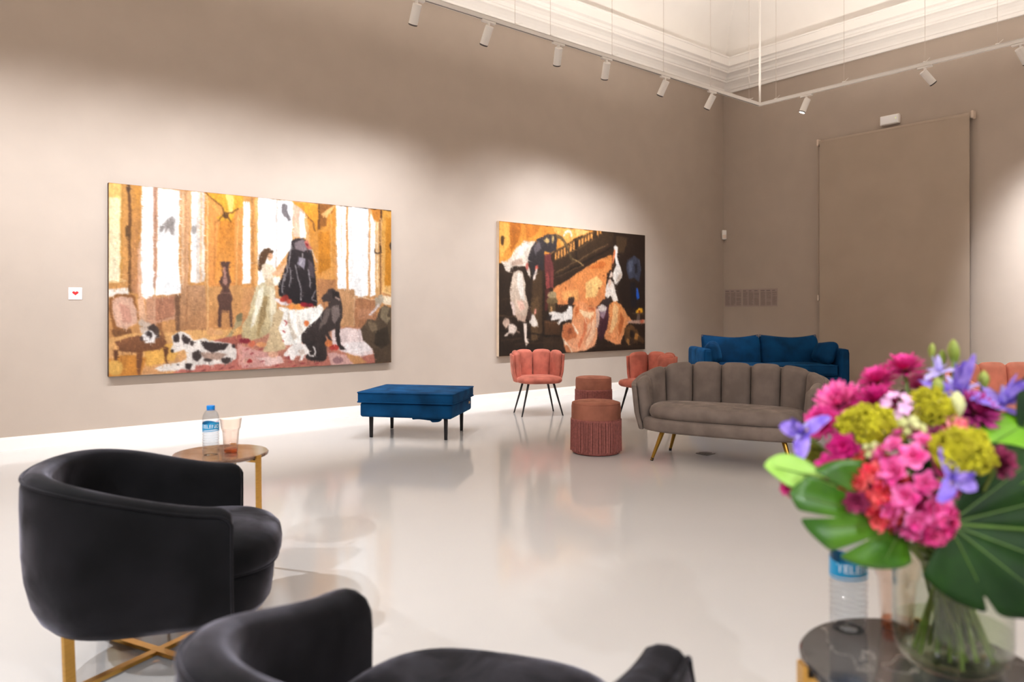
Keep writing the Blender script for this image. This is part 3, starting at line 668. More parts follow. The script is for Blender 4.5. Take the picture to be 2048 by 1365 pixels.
ART2 = """0 58 40 28 44 30 22 2 -4 -9 1012 -16 1012 1012 -10 1008
0 214 134 52 226 150 64 2 -4 -5 321 4 672 1 471 123 320 243 191 218 0 317
0 236 168 84 -1 -1 -1 2 321 4 582 6 464 87 387 158 365 79
0 180 104 36 -1 -1 -1 2 68 -1 136 -1 122 112 74 227 54 161
0 232 170 80 -1 -1 -1 2 2 7 55 9 67 160 7 275
0 196 116 44 -1 -1 -1 2 157 6 248 12 220 76 156 117
0 80 54 30 -1 -1 -1 2 30 138 28 155 26 169 22 177 17 177 13 170 11 157 10 140 11 123 14 110 18 102 22 101 26 108 29 122
0 244 186 110 -1 -1 -1 2 479 4 582 6 534 44 487 67
0 64 46 30 54 38 26 2 309 226 471 87 606 4 755 7 747 60 581 224 349 393 319 377
0 226 152 78 -1 -1 -1 2 342 210 355 200 355 259 342 269
0 226 152 78 -1 -1 -1 2 362 194 374 184 374 243 361 253
0 226 152 78 -1 -1 -1 2 381 179 394 169 394 228 381 238
0 226 152 78 -1 -1 -1 2 401 163 414 153 414 213 401 223
0 226 152 78 -1 -1 -1 2 421 148 434 137 433 197 420 207
0 226 152 78 -1 -1 -1 2 440 132 454 122 453 181 440 192
0 226 152 78 -1 -1 -1 2 460 116 474 106 473 166 460 176
0 226 152 78 -1 -1 -1 2 501 84 514 73 514 134 501 144
0 226 152 78 -1 -1 -1 2 521 68 535 57 535 118 521 128
0 226 152 78 -1 -1 -1 2 542 51 555 41 555 102 542 112
0 226 152 78 -1 -1 -1 2 563 35 576 24 576 85 562 96
0 226 152 78 -1 -1 -1 2 583 18 597 8 597 69 583 79
0 226 152 78 -1 -1 -1 2 626 -15 640 -26 639 36 625 46
0 226 152 78 -1 -1 -1 2 647 -32 661 -43 661 19 647 30
1 92 66 40 -1 -1 -1 9 335 198 614 8
1 96 70 44 -1 -1 -1 7 342 269 622 67
1 110 82 54 -1 -1 -1 8 342 367 713 101
1 36 26 20 -1 -1 -1 14 349 402 738 127
1 40 28 20 -1 -1 -1 16 479 86 485 250
1 120 90 60 -1 -1 -1 5 349 402 541 283
0 226 140 72 222 138 84 2 330 483 424 417 549 310 663 228 742 189 738 346 696 424 687 557 629 624 485 616 363 608 326 546
0 244 192 120 -1 -1 -1 2 549 430 630 371 671 425 621 540 549 560
0 236 164 96 -1 -1 -1 2 386 508 501 487 501 570 393 580
0 206 112 52 -1 -1 -1 2 565 318 663 247 704 272 663 312
0 120 60 30 -1 -1 -1 2 418 480 417 484 416 487 414 488 411 489 409 487 408 484 407 481 408 477 409 474 411 473 414 473 416 474 417 477
0 120 60 30 -1 -1 -1 2 652 473 651 477 649 480 647 481 645 482 642 480 641 477 640 473 641 470 642 467 645 465 647 465 649 467 651 469
0 120 60 30 -1 -1 -1 2 586 624 585 628 584 631 582 633 579 633 577 631 575 628 575 624 575 621 577 618 579 616 582 616 584 618 586 621
0 120 60 30 -1 -1 -1 2 685 368 684 372 683 375 680 376 678 377 675 375 674 372 673 368 674 365 675 362 678 360 680 360 683 361 684 364
0 46 32 24 40 28 22 2 755 7 1003 3 1003 652 832 642 772 440 789 267 742 189
0 72 52 34 -1 -1 -1 2 772 29 859 29 833 167 772 172
0 60 62 76 -1 -1 -1 2 859 223 912 185 957 217 968 315 948 414 912 377 867 388 850 302
0 84 88 104 -1 -1 -1 2 868 242 903 211 894 319 867 340
0 34 30 34 -1 -1 -1 2 912 259 934 248 932 336 917 337
0 36 90 190 -1 -1 -1 2 921 465 937 464 955 543 937 568 926 524
0 30 26 30 -1 -1 -1 2 876 417 921 415 930 632 885 632
1 100 96 108 -1 -1 -1 4 876 203 859 301
1 96 92 104 -1 -1 -1 4 948 217 962 315
0 52 38 28 40 28 20 2 -1 317 190 322 276 370 273 937 -4 1000
0 74 54 36 -1 -1 -1 2 204 356 261 353 259 847 188 889 196 548
0 94 70 46 -1 -1 -1 2 189 566 239 547 230 882 188 889
1 96 72 48 -1 -1 -1 5 1 696 203 723
1 30 22 18 -1 -1 -1 8 1 805 377 860
1 84 62 42 -1 -1 -1 5 12 586 65 568
0 104 52 50 -1 -1 -1 2 273 229 313 208 334 331 330 474 290 493 279 405
0 150 70 66 -1 -1 -1 2 279 370 298 351 308 484 286 493
0 120 60 56 -1 -1 -1 2 316 350 333 340 331 483 319 483
0 90 44 40 -1 -1 -1 2 275 494 308 502 296 653 278 662
0 170 146 108 -1 -1 -1 2 290 546 297 520 323 506 349 523 354 559 319 568
0 120 98 66 -1 -1 -1 2 282 582 293 560 352 559 363 590 345 601 297 601
0 96 74 48 -1 -1 -1 2 297 601 345 601 348 662 304 680
0 190 140 90 -1 -1 -1 2 313 626 324 626 326 666 314 666
0 224 206 188 -1 -1 -1 2 6 300 33 294 67 262 108 182 149 135 219 124 205 174 177 254 169 306 180 340 190 401 177 401 155 324 100 328 70 338 60 377 43 365 27 324
0 240 228 214 -1 -1 -1 2 122 181 163 143 177 176 135 240 101 268
0 190 160 140 -1 -1 -1 2 67 296 135 265 142 308 80 329
1 236 216 200 -1 -1 -1 16 399 71 418 33 445 26 455 57 448 71
0 200 110 96 -1 -1 -1 2 174 323 173 335 171 344 168 349 164 349 160 344 158 335 157 324 158 313 161 304 164 299 168 298 171 303 173 312
0 62 54 54 44 38 38 2 173 263 191 183 227 111 291 69 343 59 354 98 350 188 320 208 276 203 269 265 272 344 254 354 240 319 225 373 204 426 190 357
0 206 170 110 -1 -1 -1 2 270 115 291 87 310 120 291 140
0 200 164 104 -1 -1 -1 2 321 70 335 73 331 136 320 128
0 98 88 90 -1 -1 -1 2 205 174 241 118 255 169 219 233
0 190 90 76 -1 -1 -1 2 215 321 233 307 233 342 215 356
0 220 200 186 -1 -1 -1 2 204 400 222 338 229 346 222 408 207 435
1 84 66 44 -1 -1 -1 22 343 68 388 86 418 137 440 216 463 269
1 176 140 90 -1 -1 -1 8 455 243 502 267 537 297
1 120 94 60 -1 -1 -1 10 350 67 403 98 433 172
0 216 196 176 200 172 150 2 87 371 114 357 141 368 155 445 158 532 175 627 164 697 133 722 92 696 72 628 62 543 69 449
0 240 228 214 -1 -1 -1 2 107 379 134 377 144 480 154 584 127 567 106 482
0 226 180 160 -1 -1 -1 2 106 585 140 584 154 644 126 662
0 230 204 190 -1 -1 -1 2 65 598 82 593 92 628 95 705 81 696
0 190 160 140 -1 -1 -1 2 98 696 161 697 153 749 105 722
0 66 48 40 -1 -1 -1 2 164 697 182 644 196 679 195 723 174 731
0 236 222 208 -1 -1 -1 2 196 679 213 697 231 750 231 781 202 783 174 749 192 714
0 224 150 130 -1 -1 -1 2 210 653 224 637 223 684 213 692
0 232 212 196 -1 -1 -1 2 143 757 164 757 163 870 181 906 159 927 149 887
0 200 170 150 -1 -1 -1 2 21 747 38 713 58 722 61 756 44 785 29 776
0 232 210 194 -1 -1 -1 2 54 764 78 756 105 782 106 808 91 838 67 828 57 841 40 857 27 850 54 815
1 160 130 110 -1 -1 -1 8 101 808 122 830
0 84 56 36 66 44 28 2 274 733 378 743 377 851 274 848
1 112 78 50 -1 -1 -1 6 274 746 378 752
1 26 20 16 -1 -1 -1 14 274 857 377 860
0 236 226 216 -1 -1 -1 2 304 671 348 666 393 680 423 644 454 625 458 671 454 726 416 739 385 748 363 770 355 752 378 725 318 733 303 706
0 52 42 38 -1 -1 -1 2 285 715 304 684 326 697 311 733 289 735
0 60 44 36 -1 -1 -1 2 424 580 439 552 474 552 470 579 454 625 435 625 422 616
0 240 232 224 -1 -1 -1 2 427 616 454 625 458 643 431 653
0 232 150 96 238 166 124 2 462 634 501 579 533 588 572 624 621 624 645 728 629 878 612 953 539 987 469 992 407 966 385 852 393 770 454 749
0 250 206 160 -1 -1 -1 2 501 652 564 671 613 671 580 727 532 708
0 206 112 62 -1 -1 -1 2 477 653 501 606 501 671 477 726
0 196 104 60 -1 -1 -1 2 564 634 613 634 613 662 572 652
0 214 120 80 -1 -1 -1 2 540 727 564 718 548 838 524 912 500 966 492 929 532 838
0 196 112 70 -1 -1 -1 2 393 779 454 762 493 818 485 873 423 898 389 861
0 150 80 50 -1 -1 -1 2 423 807 446 790 457 836 434 844
0 250 226 196 -1 -1 -1 2 454 749 493 818 500 846 489 850 462 781
0 244 190 150 -1 -1 -1 2 564 764 613 727 620 840 580 933 547 968
0 236 206 176 -1 -1 -1 2 388 879 423 907 461 992 449 996 407 934
0 190 120 80 -1 -1 -1 2 396 933 423 926 453 991 415 994
1 250 214 170 -1 -1 -1 6 524 652 556 764
1 206 116 76 -1 -1 -1 7 596 699 584 811 548 903
0 232 148 84 226 146 96 2 721 604 763 570 806 604 845 671 894 750 850 788 823 875 806 943 763 946 686 890 678 823 712 767 712 671
0 246 190 130 -1 -1 -1 2 754 594 789 623 780 748 737 844 712 843 737 729
0 190 104 56 -1 -1 -1 2 806 671 832 730 814 826 788 884 789 768
1 206 120 66 -1 -1 -1 7 746 671 720 824
1 190 110 60 -1 -1 -1 6 771 903 695 871
0 86 44 52 60 32 38 2 621 633 662 605 712 623 716 728 703 805 661 917 637 860 629 728
0 214 196 186 -1 -1 -1 2 633 624 670 605 704 633 695 662 654 671
0 58 44 42 -1 -1 -1 2 670 576 695 548 725 566 721 604 695 624 670 605
0 206 170 150 -1 -1 -1 2 621 643 641 633 650 699 641 794 621 803
0 150 120 130 -1 -1 -1 2 650 671 695 662 678 728 654 709
0 238 222 208 -1 -1 -1 2 700 434 729 394 750 422 767 498 784 575 754 585 733 537 712 557 687 538 691 481
0 236 206 186 -1 -1 -1 2 714 348 729 323 743 346 739 380 721 390
0 50 32 26 -1 -1 -1 2 704 348 729 318 743 327 723 347 717 404 700 443 700 386
0 230 190 166 -1 -1 -1 2 708 410 734 394 733 442 717 471
0 236 224 212 -1 -1 -1 2 751 126 765 106 782 123 781 210 789 257 811 304 817 362 798 411 763 446 746 384 746 346 772 277 762 211
0 232 132 84 -1 -1 -1 2 753 154 768 149 762 211 745 279 742 260
0 250 244 238 -1 -1 -1 2 764 115 777 124 774 220 789 286 768 268
0 206 184 166 -1 -1 -1 2 789 344 815 342 798 406 772 421
0 250 176 40 -1 -1 -1 2 925 657 948 634 975 642 977 676 952 683 925 681
0 150 70 20 -1 -1 -1 2 943 657 957 657 961 686 943 686
1 90 70 54 -1 -1 -1 8 894 686 992 689
0 110 90 80 -1 -1 -1 2 934 691 957 691 957 741 930 745
0 190 150 130 -1 -1 -1 2 858 745 1003 736 1003 771 858 769
0 206 110 80 -1 -1 -1 2 990 749 988 757 984 763 977 767 970 766 963 763 959 757 957 749 959 741 963 735 970 732 977 732 984 735 988 741
1 50 36 28 -1 -1 -1 8 948 770 948 850
0 104 70 40 80 54 34 2 832 807 885 779 930 820 957 880 998 931 984 951 930 919 921 938 867 955 836 915
0 44 32 26 -1 -1 -1 2 876 828 912 829 912 898 880 887
0 176 120 60 -1 -1 -1 2 921 849 948 870 930 919 912 898
0 60 42 32 -1 -1 -1 2 906 927 904 937 899 944 891 948 882 948 874 943 869 935 867 926 869 917 874 909 882 905 891 906 899 910 904 918
0 160 110 60 -1 -1 -1 2 854 896 876 916 871 951 845 925
0 56 40 28 -1 -1 -1 2 266 865 385 861 392 970 273 990
1 76 54 36 -1 -1 -1 5 91 911 377 905
1 70 50 34 -1 -1 -1 5 628 944 993 971
1 80 58 40 -1 -1 -1 5 10 882 132 869"""

def paint(spec, nx, ny, seed, gain, sw):
    SS = 2
    W, H = nx * SS, ny * SS
    img = np.zeros((H, W, 3), np.float32)
    def fill(pts, c, c2, alpha=1.0):
        P = np.array(pts, np.float32).reshape(-1, 2) * np.array([W, H], np.float32) / 1000.0
        x0 = max(0, int(P[:, 0].min())); x1 = min(W, int(P[:, 0].max()) + 2)
        y0 = max(0, int(P[:, 1].min())); y1 = min(H, int(P[:, 1].max()) + 2)
        if x1 <= x0 or y1 <= y0: return
        ys, xs = np.mgrid[y0:y1, x0:x1].astype(np.float32)
        # a little wobble so that the edges look brushed
        xw = xs + wob[0][y0:y1, x0:x1]; yw = ys + wob[1][y0:y1, x0:x1]
        ins = np.zeros(xs.shape, bool)
        n = len(P)
        for i in range(n):
            ax_, ay = P[i - 1]; bx, by = P[i]
            if ay == by: continue
            cnd = ((ay > yw) != (by > yw)) & (xw < (bx - ax_) * (yw - ay) / (by - ay) + ax_)
            ins ^= cnd
        if c2 is None:
            tex = 1 + 0.10 * br[y0:y1, x0:x1]
            colr = np.array(c, np.float32)[None, None] * tex[..., None]
        else:
            t = np.clip((ys - y0) / max(1, y1 - y0) + 0.22 * br[y0:y1, x0:x1], 0, 1)[..., None]
            colr = np.array(c, np.float32) * (1 - t) + np.array(c2, np.float32) * t
            colr = colr * (1 + 0.07 * br2[y0:y1, x0:x1])[..., None]
        img[y0:y1, x0:x1][ins] = colr[ins]
    rng = np.random.default_rng(seed)
    def noise(sx, sy):
        gx, gy = max(2, W // sx + 2), max(2, H // sy + 2)
        g = rng.uniform(-1, 1, (gy, gx)).astype(np.float32)
        yy = np.linspace(0, gy - 1.001, H); xx = np.linspace(0, gx - 1.001, W)
        yi = yy.astype(int); xi = xx.astype(int)
        fy = (yy - yi)[:, None].astype(np.float32); fx = (xx - xi)[None].astype(np.float32)
        fy = fy * fy * (3 - 2 * fy); fx = fx * fx * (3 - 2 * fx)
        a = g[yi][:, xi]; b = g[yi][:, xi + 1]; c = g[yi + 1][:, xi]; d = g[yi + 1][:, xi + 1]
        return a * (1 - fx) * (1 - fy) + b * fx * (1 - fy) + c * (1 - fx) * fy + d * fx * fy
    wob = (noise(26, 26) * 2.6 + noise(9, 9) * 1.3, noise(26, 26) * 2.6 + noise(9, 9) * 1.3)
    br = noise(10, 40) * .6 + noise(6, 10) * .4
    br2 = noise(8, 12)
    for ln in spec.strip().split('\n'):
        p = ln.split()
        p = [float(v) for v in p]
        c = p[1:4]
        c2 = None if p[4] < 0 else p[4:7]
        v = p[8:]
        if p[0] == 0:
            fill(v, c, c2)
        else:
            wdt = p[7] * sw
            pts = np.array(v).reshape(-1, 2)
            asp = H / W
            for a, b in zip(pts, pts[1:]):
                d = (b - a) * np.array([1, asp]); L = np.hypot(*d) or 1
                nrm = np.array([-d[1], d[0]]) / L * wdt / 2 * np.array([1, 1 / asp])
                fill(list(a + nrm) + list(b + nrm) + list(b - nrm) + list(a - nrm), c, None)
    for _ in range(2):
        for ax_ in (0, 1):
            img = (np.roll(img, 2, ax_) + np.roll(img, 1, ax_) + img + np.roll(img, -1, ax_) + np.roll(img, -2, ax_)) / 5
    # loose brush dabs: short strokes of the local colour, a little lighter or darker
    for _ in range(9000):
        y = int(rng.integers(4, H - 14)); x = int(rng.integers(4, W - 14))
        hh, ww = (int(rng.integers(6, 14)), int(rng.integers(2, 5))) if rng.random() < .6 else (int(rng.integers(2, 5)), int(rng.integers(6, 14)))
        cc = img[y, x] * rng.uniform(.82, 1.2)
        a = .5
        img[y:y + hh, x:x + ww] = img[y:y + hh, x:x + ww] * (1 - a) + cc * a
    img = (np.roll(img, 1, 0) + img * 2 + np.roll(img, -1, 0)) / 4
    img = (np.roll(img, 1, 1) + img * 2 + np.roll(img, -1, 1)) / 4
    img *= (1 + 0.05 * noise(5, 5) + 0.05 * noise(24, 60))[..., None]
    im = img.reshape(ny, SS, nx, SS, 3).mean((1, 3))
    im = np.clip(im / 255, 0, 1)
    im = np.where(im <= .04045, im / 12.92, ((im + .055) / 1.055) ** 2.4) * gain
    return np.clip(im, 0, 0.9)

m_paint = bpy.data.materials.new('oil paint on canvas')
m_paint.use_nodes = True
_nt = m_paint.node_tree
_b = _nt.nodes['Principled BSDF']
_a = _nt.nodes.new('ShaderNodeVertexColor'); _a.layer_name = 'paint'
_nt.links.new(_a.outputs['Color'], _b.inputs['Base Color'])
_b.inputs['Roughness'].default_value = 0.5
_b.inputs['Specular IOR Level'].default_value = 0.25
_tc = _nt.nodes.new('ShaderNodeTexCoord'); _n = _nt.nodes.new('ShaderNodeTexNoise'); _bp = _nt.nodes.new('ShaderNodeBump')
_n.inputs['Scale'].default_value = 90; _bp.inputs['Strength'].default_value = 0.15; _bp.inputs['Distance'].default_value = 0.003
_nt.links.new(_tc.outputs['Object'], _n.inputs['Vector']); _nt.links.new(_n.outputs['Fac'], _bp.inputs['Height'])
_nt.links.new(_bp.outputs['Normal'], _b.inputs['Normal'])

def painting(x0, x1, z0, z1, spec, nx, ny, seed, gain, sw, side, label):
    w, h_ = x1 - x0, z1 - z0
    dp = 0.045
    root = thing('painting', label, 'painting', ((x0 + x1) / 2, YW - 0.002, z0))
    obj('canvas', box(-w / 2, w / 2, -dp, 0, 0, h_), M('canvas edge', side, rough=0.8, nv=0.08), root, smooth=False)
    im = paint(spec, nx, ny, seed, gain, sw)
    gx, gy = np.meshgrid(np.arange(nx), np.arange(ny))
    V = np.stack([(gx / (nx - 1) - .5) * (w - .002), np.full(gx.shape, -dp - .0015), (1 - gy / (ny - 1)) * (h_ - .002) + .001], -1).reshape(-1, 3)
    i = (gy[:-1, :-1] * nx + gx[:-1, :-1]).ravel()
    Q = np.stack([i, i + nx, i + nx + 1, i + 1], -1)
    me = bpy.data.meshes.new('painted_front')
    me.vertices.add(len(V)); me.vertices.foreach_set('co', V.ravel().astype(np.float32))
    me.loops.add(Q.size); me.loops.foreach_set('vertex_index', Q.ravel().astype(np.int32))
    me.polygons.add(len(Q)); me.polygons.foreach_set('loop_start', (np.arange(len(Q)) * 4).astype(np.int32))
    me.update(calc_edges=True)
    at = me.color_attributes.new('paint', 'FLOAT_COLOR', 'POINT')
    at.data.foreach_set('color', np.concatenate([im.reshape(-1, 3), np.ones((nx * ny, 1))], 1).ravel().astype(np.float32))
    obj('painted_front', me, m_paint, root)
    return root

painting(1.255, 3.958, 0.545, 2.179, ART1, 540, 326, 3, 0.59, 0.5, (70, 48, 34),
         'larger oil painting of a woman and dogs in a sunlit room with tall windows')
painting(5.428, 8.087, 0.549, 2.181, ART2, 420, 258, 7, 0.66, 0.7, (214, 190, 164),
         'dark oil painting with a staircase, leaping pale animals and orange silk behind the pink chairs')

# ------------------------------------------------------------------ small things on the walls
hc = thing('heart_card', 'small white square card with a red heart on the wall left of the paintings', 'card', (1.019, YW, 1.192))
obj('card', mv(softbox(.098, .005, .100, .002, 1, 1), 0, -.0026, .05), M('pale pink card', (250, 232, 232), .5, nv=.01), hc)
obj('disc', mat_xf(lathe([(0, 0), (.036, 0), (.036, .001), (0, .001)], 28), Matrix.Translation((0, -.0052, .052)) @ Matrix.Rotation(PI / 2, 4, 'X')), M('white print', (252, 250, 250), .5, nv=.005), hc)
hp = []
for i in range(40):
    t = 2 * PI * i / 40
    hp.append((16 * math.sin(t) ** 3, 13 * math.cos(t) - 5 * math.cos(2 * t) - 2 * math.cos(3 * t) - math.cos(4 * t)))
hv = [(x * .00145, -.0066, y * .00125 + .054) for x, y in hp] + [(x * .00145, -.0056, y * .00125 + .054) for x, y in hp]
obj('heart', (hv, [tuple(range(40)), tuple(reversed(range(40, 80)))] + [(i, i + 40, (i + 1) % 40 + 40, (i + 1) % 40) for i in range(40)]),
    M('red print', (222, 40, 40), .5, nv=.02), hc, smooth=False)

# text panels: columns of tiny printed lines
m_film = M('lilac grey panel', (164, 146, 138), rough=.6, nv=.02)
m_print = M('grey print', (122, 108, 104), rough=.6, nv=.05)
for i, (ya, yb, lb) in enumerate(((6.932, 6.628, 'faint grey text panel on the right wall, nearest the room corner'),
                                  (6.610, 6.315, 'faint grey text panel on the right wall, middle of the three'),
                                  (6.303, 6.010, 'faint grey text panel on the right wall, nearest the roller blind'))):
    root = thing('text_panel', lb, 'wall text', (XW, (ya + yb) / 2, 1.166), 0, 'text panels on the right wall')
    wd_ = ya - yb
    obj('panel', box(-.004, 0, -wd_ / 2, wd_ / 2, 0, .272), m_film, root, smooth=False)
    rnd = random.Random(i)
    g = []
    for c in range(3):
        y1 = wd_ / 2 - .012 - c * wd_ / 3
        g.append(box(-.0052, -.004, y1 - wd_ / 3 * (.5 + .2 * rnd.random()), y1, .238, .250))
        z = .222
        while z > .02:
            if rnd.random() > .08:
                g.append(box(-.005, -.004, y1 - wd_ / 3 + .02 + (.03 * rnd.random() if rnd.random() < .3 else 0), y1, z - .0035, z))
            z -= .0085
    obj('printed_lines', join(*g), m_print, root, smooth=False)['kind'] = 'stuff'

sn = thing('motion_sensor', 'small white motion sensor high in the room corner', 'sensor', (XW - .035, YW - .035, 2.24), math.radians(-45))
obj('housing', mv(softbox(.07, .05, .15, .014, 2), 0, 0, .075), m_wmetal, sn)
obj('lens_window', mv(softbox(.056, .016, .06, .007, 2), 0, -.022, .045), M('milky sensor window', (225, 205, 190), .3, nv=.01), sn)

em = thing('emergency_light', 'white oblong emergency light above the roller blind', 'emergency light', (XW, 4.355, 3.57))
obj('housing', mv(softbox(.06, .245, .125, .012, 2), -.031, 0, .0625), m_wmetal, em)
obj('diffuser', mv(softbox(.012, .225, .105, .005, 1), -.062, 0, .0625), M('frosted diffuser', (238, 236, 236), .35, nv=.005), em)
obj('indicator_lamp', mv(softbox(.006, .008, .008, .002, 1), -.068, -.085, .07), M('yellow green indicator', (200, 230, 90), .4, emit=1.5), em)

# roller blind
rb = thing('roller_blind', 'tall taupe roller blind pulled down over the right wall', 'blind', (XW, 4.35, 0))
m_blind = M('taupe blind fabric', (172, 155, 139), rough=.85, spec=.15, nv=.03, ns=2, bump=.1, bs=400)
YA, YB = .99, -.985
tubeg = mat_xf(lathe([(0, -.97), (.034, -.97), (.034, .97), (0, .97)], 24), Matrix.Translation((-.05, 0, 3.495)) @ Matrix.Rotation(PI / 2, 4, 'X'))
obj('roller_tube', tubeg, m_blind, rb)
for s in (-1, 1):
    obj('bracket', mv(softbox(.095, .03, .095, .012, 2), -.048, s * .985, 3.495), M('beige plastic', (206, 186, 168), .5, nv=.01), rb)
V, Fc = [], []
ny_, nz_ = 40, 14
for s_ in (0, 1):
    for j in range(nz_ + 1):
        for i in range(ny_ + 1):
            y = -.955 + 1.91 * i / ny_; z = .055 + 3.44 * j / nz_
            q = 1 - j / nz_
            x = -.082 + .004 * q * math.sin(i * .55 + 1.2 * q) + .003 * q * math.sin(i * .23) + s_ * .0015
            V.append((x, y, z))
N1 = (ny_ + 1) * (nz_ + 1)
for j in range(nz_):
    for i in range(ny_):
        a = j * (ny_ + 1) + i
        Fc.append((a, a + ny_ + 1, a + ny_ + 2, a + 1)); Fc.append((a + N1, a + N1 + 1, a + N1 + ny_ + 2, a + N1 + ny_ + 1))
bd = [j * (ny_ + 1) for j in range(nz_ + 1)] + [nz_ * (ny_ + 1) + i for i in range(1, ny_ + 1)] + [j * (ny_ + 1) + ny_ for j in range(nz_ - 1, -1, -1)] + [i for i in range(ny_ - 1, 0, -1)]
for a, b in zip(bd, bd[1:] + bd[:1]): Fc.append((a, b, b + N1, a + N1))
obj('fabric', (V, Fc), m_blind, rb)
obj('bottom_bar', mv(softbox(.014, 1.91, .03, .005, 1), -.08, 0, .06), M('dark hem bar', (120, 100, 84), .5, nv=.03), rb)
ch = obj('pull_cord', join(tube([(-.05, .99, 3.47), (-.05, .985, 1.30)], .003, 6), tube([(-.07, .99, 3.47), (-.07, .985, 1.30)], .003, 6)), M('beige cord', (190, 170, 150), .6, nv=.02), rb)
obj('cord_weight', mv(softbox(.03, .024, .085, .01, 2), -.06, .985, 1.285), M('cream plastic', (226, 208, 192), .5, nv=.01), ch)

fp = thing('floor_outlet', 'small grey square floor outlet plate under the grey loveseat', 'floor outlet', (4.705, 3.42, 0))
obj('plate', mv(softbox(.108, .104, .005, .002, 1, 1), 0, 0, .003), M('grey brushed steel', (110, 104, 102), .35, metal=.7, nv=.08), fp)
obj('lid', mv(softbox(.07, .068, .003, .001, 1, 1), 0, 0, .0068), M('dark steel lid', (92, 88, 88), .4, metal=.7, nv=.08), fp)

# ------------------------------------------------------------------ lighting track and spot lamps
tr = thing('lighting_track', 'white suspended lighting track bent round the corner of the room', 'lighting track', (RX, LY, RAIL_Z))
xa, ya_ = X0 + 2.4 - RX, Y0 + 2.4 - LY
obj('rail', join(box(xa, .018, -.018, .018, -.002, .032), box(xa, .018, -.022, .022, .032, .036)), m_wmetal, tr, smooth=False)
obj('rail', join(box(-.018, .018, ya_, -.018, -.002, .032), box(-.022, .022, ya_, -.018, .032, .036)), m_wmetal, tr, smooth=False)
obj('rail_groove', box(xa + .02, -.03, -.006, .006, -.0035, -.0019), M('groove shadow grey', (120, 112, 106), .6, nv=.02), tr, smooth=False)
obj('feed_pipe', tube([(0, 0, .03), (0, 0, 2.28)], .013, 10), m_wmetal, tr)
m_wire = M('steel wire', (205, 192, 182), .4, metal=.3, nv=.02)
for x in (1.0, 2.62, 4.28, 4.72, 5.578, 6.404, 7.264, 8.06):
    wv = obj('suspension_wire', tube([(x - RX, 0, .034), (x - RX, 0, 2.28)], .0022, 5), m_wire, tr)
    obj('clip', join(box(x - RX - .012, x - RX + .012, -.02, .02, .034, .046), tube([(x - RX, 0, .04), (x - RX + .09, .0, .075)], .0025, 5)), m_wmetal, wv, smooth=False)
for y in (4.985, 4.124, 3.25, 2.579, .8):
    wv = obj('suspension_wire', tube([(0, y - LY, .034), (0, y - LY, 2.28)], .0022, 5), m_wire, tr)
    obj('clip', join(box(-.02, .02, y - LY - .012, y - LY + .012, .034, .046), tube([(0, y - LY, .04), (0, y - LY - .05, .075)], .0025, 5)), m_wmetal, wv, smooth=False)

m_lens = M('lit lamp lens', (255, 244, 230), .3, emit=9.0)
m_bezel = M('dark lamp bezel', (70, 62, 60), .4, nv=.05)
def beam(watts, cone, blend=1.0, r=.03):
    ld = bpy.data.lights.new('lamp_beam', 'SPOT')
    ld.energy = watts; ld.spot_size = math.radians(cone); ld.spot_blend = blend
    ld.shadow_soft_size = r; ld.color = LAMP_COLOUR
    lo = bpy.data.objects.new('lamp_beam', ld); col.objects.link(lo)
    return lo

def spot_lamp(x, y, aim, watts, cone, along, label, blend=1.0, r=.03):
    root = thing('track_spotlight', label, 'spotlight', (x, y, RAIL_Z - .003), 0 if along == 'x' else PI / 2, 'white track spotlights')
    obj('adapter', mv(softbox(.15, .034, .022, .006, 1, 2), 0, 0, -.011), m_wmetal, root)
    obj('neck', tube([(0, 0, -.02), (0, 0, -.07)], [.016, .009], 10), m_wmetal, root)
    piv = Vector((x, y, RAIL_Z - .085))
    a = (Vector(aim) - piv).normalized()
    rot = Matrix.Rotation(-(0 if along == 'x' else PI / 2), 3, 'Z')
    al = rot @ a
    q = al.to_track_quat('Z', 'Y').to_matrix().to_4x4()
    mt = Matrix.Translation((0, 0, -.082)) @ q
    hd = obj('lamp_head', mat_xf(lathe([(0, -.035), (.035, -.035), (.038, -.032), (.038, .138), (.034, .14), (.034, .13), (0, .13)], 28), mt), m_wmetal, root)
    obj('bezel', mat_xf(lathe([(.0385, .128), (.0385, .139), (.034, .1412), (.034, .128)], 28), mt), m_bezel, hd)
    obj('lens', mat_xf(lathe([(0, .1315), (.0335, .1315), (.0335, .133), (0, .133)], 24), mt), m_lens, hd)
    lo = beam(watts, cone, blend, r)
    lo.parent = root
    lo.matrix_local = Matrix.Translation(Vector((0, 0, -.082)) + al * .175) @ (-al).to_track_quat('Z', 'Y').to_matrix().to_4x4()
    return root

LN = ['white track spotlight at the top edge, leftmost of those in view', 'white track spotlight with glaring lens, second from the left',
      'white track spotlight hanging straight down, third from the left', 'white track spotlight hanging straight down, fourth from the left',
      'white track spotlight tilted left above the smaller painting, fifth from the left', 'white track spotlight last before the track corner on the painting side']
for (x, ax_, az, w_, cn), lb in zip(LAMPS_LEFT, LN):
    spot_lamp(x, LY, (ax_, YW, az), w_, cn, 'x', lb)
for (y, aim, w_, cn), lb in zip(LAMPS_RIGHT, ['white track spotlight with glaring lens just right of the track corner',
                                           'white track spotlight tilted right above the roller blind', 'white track spotlight cut by the right edge of the photo']):
    spot_lamp(RX, y, aim, w_, cn, 'y', lb)
# added lamps, unseen and without fixtures, that brighten the walls and floor
for x, y, aim, w_, cn in LAMPS_HIDDEN:
    lo = beam(w_, cn)
    p = Vector((x, y, RAIL_Z - .2))
    lo.matrix_world = Matrix.Translation(p) @ (p - Vector(aim)).to_track_quat('Z', 'Y').to_matrix().to_4x4()

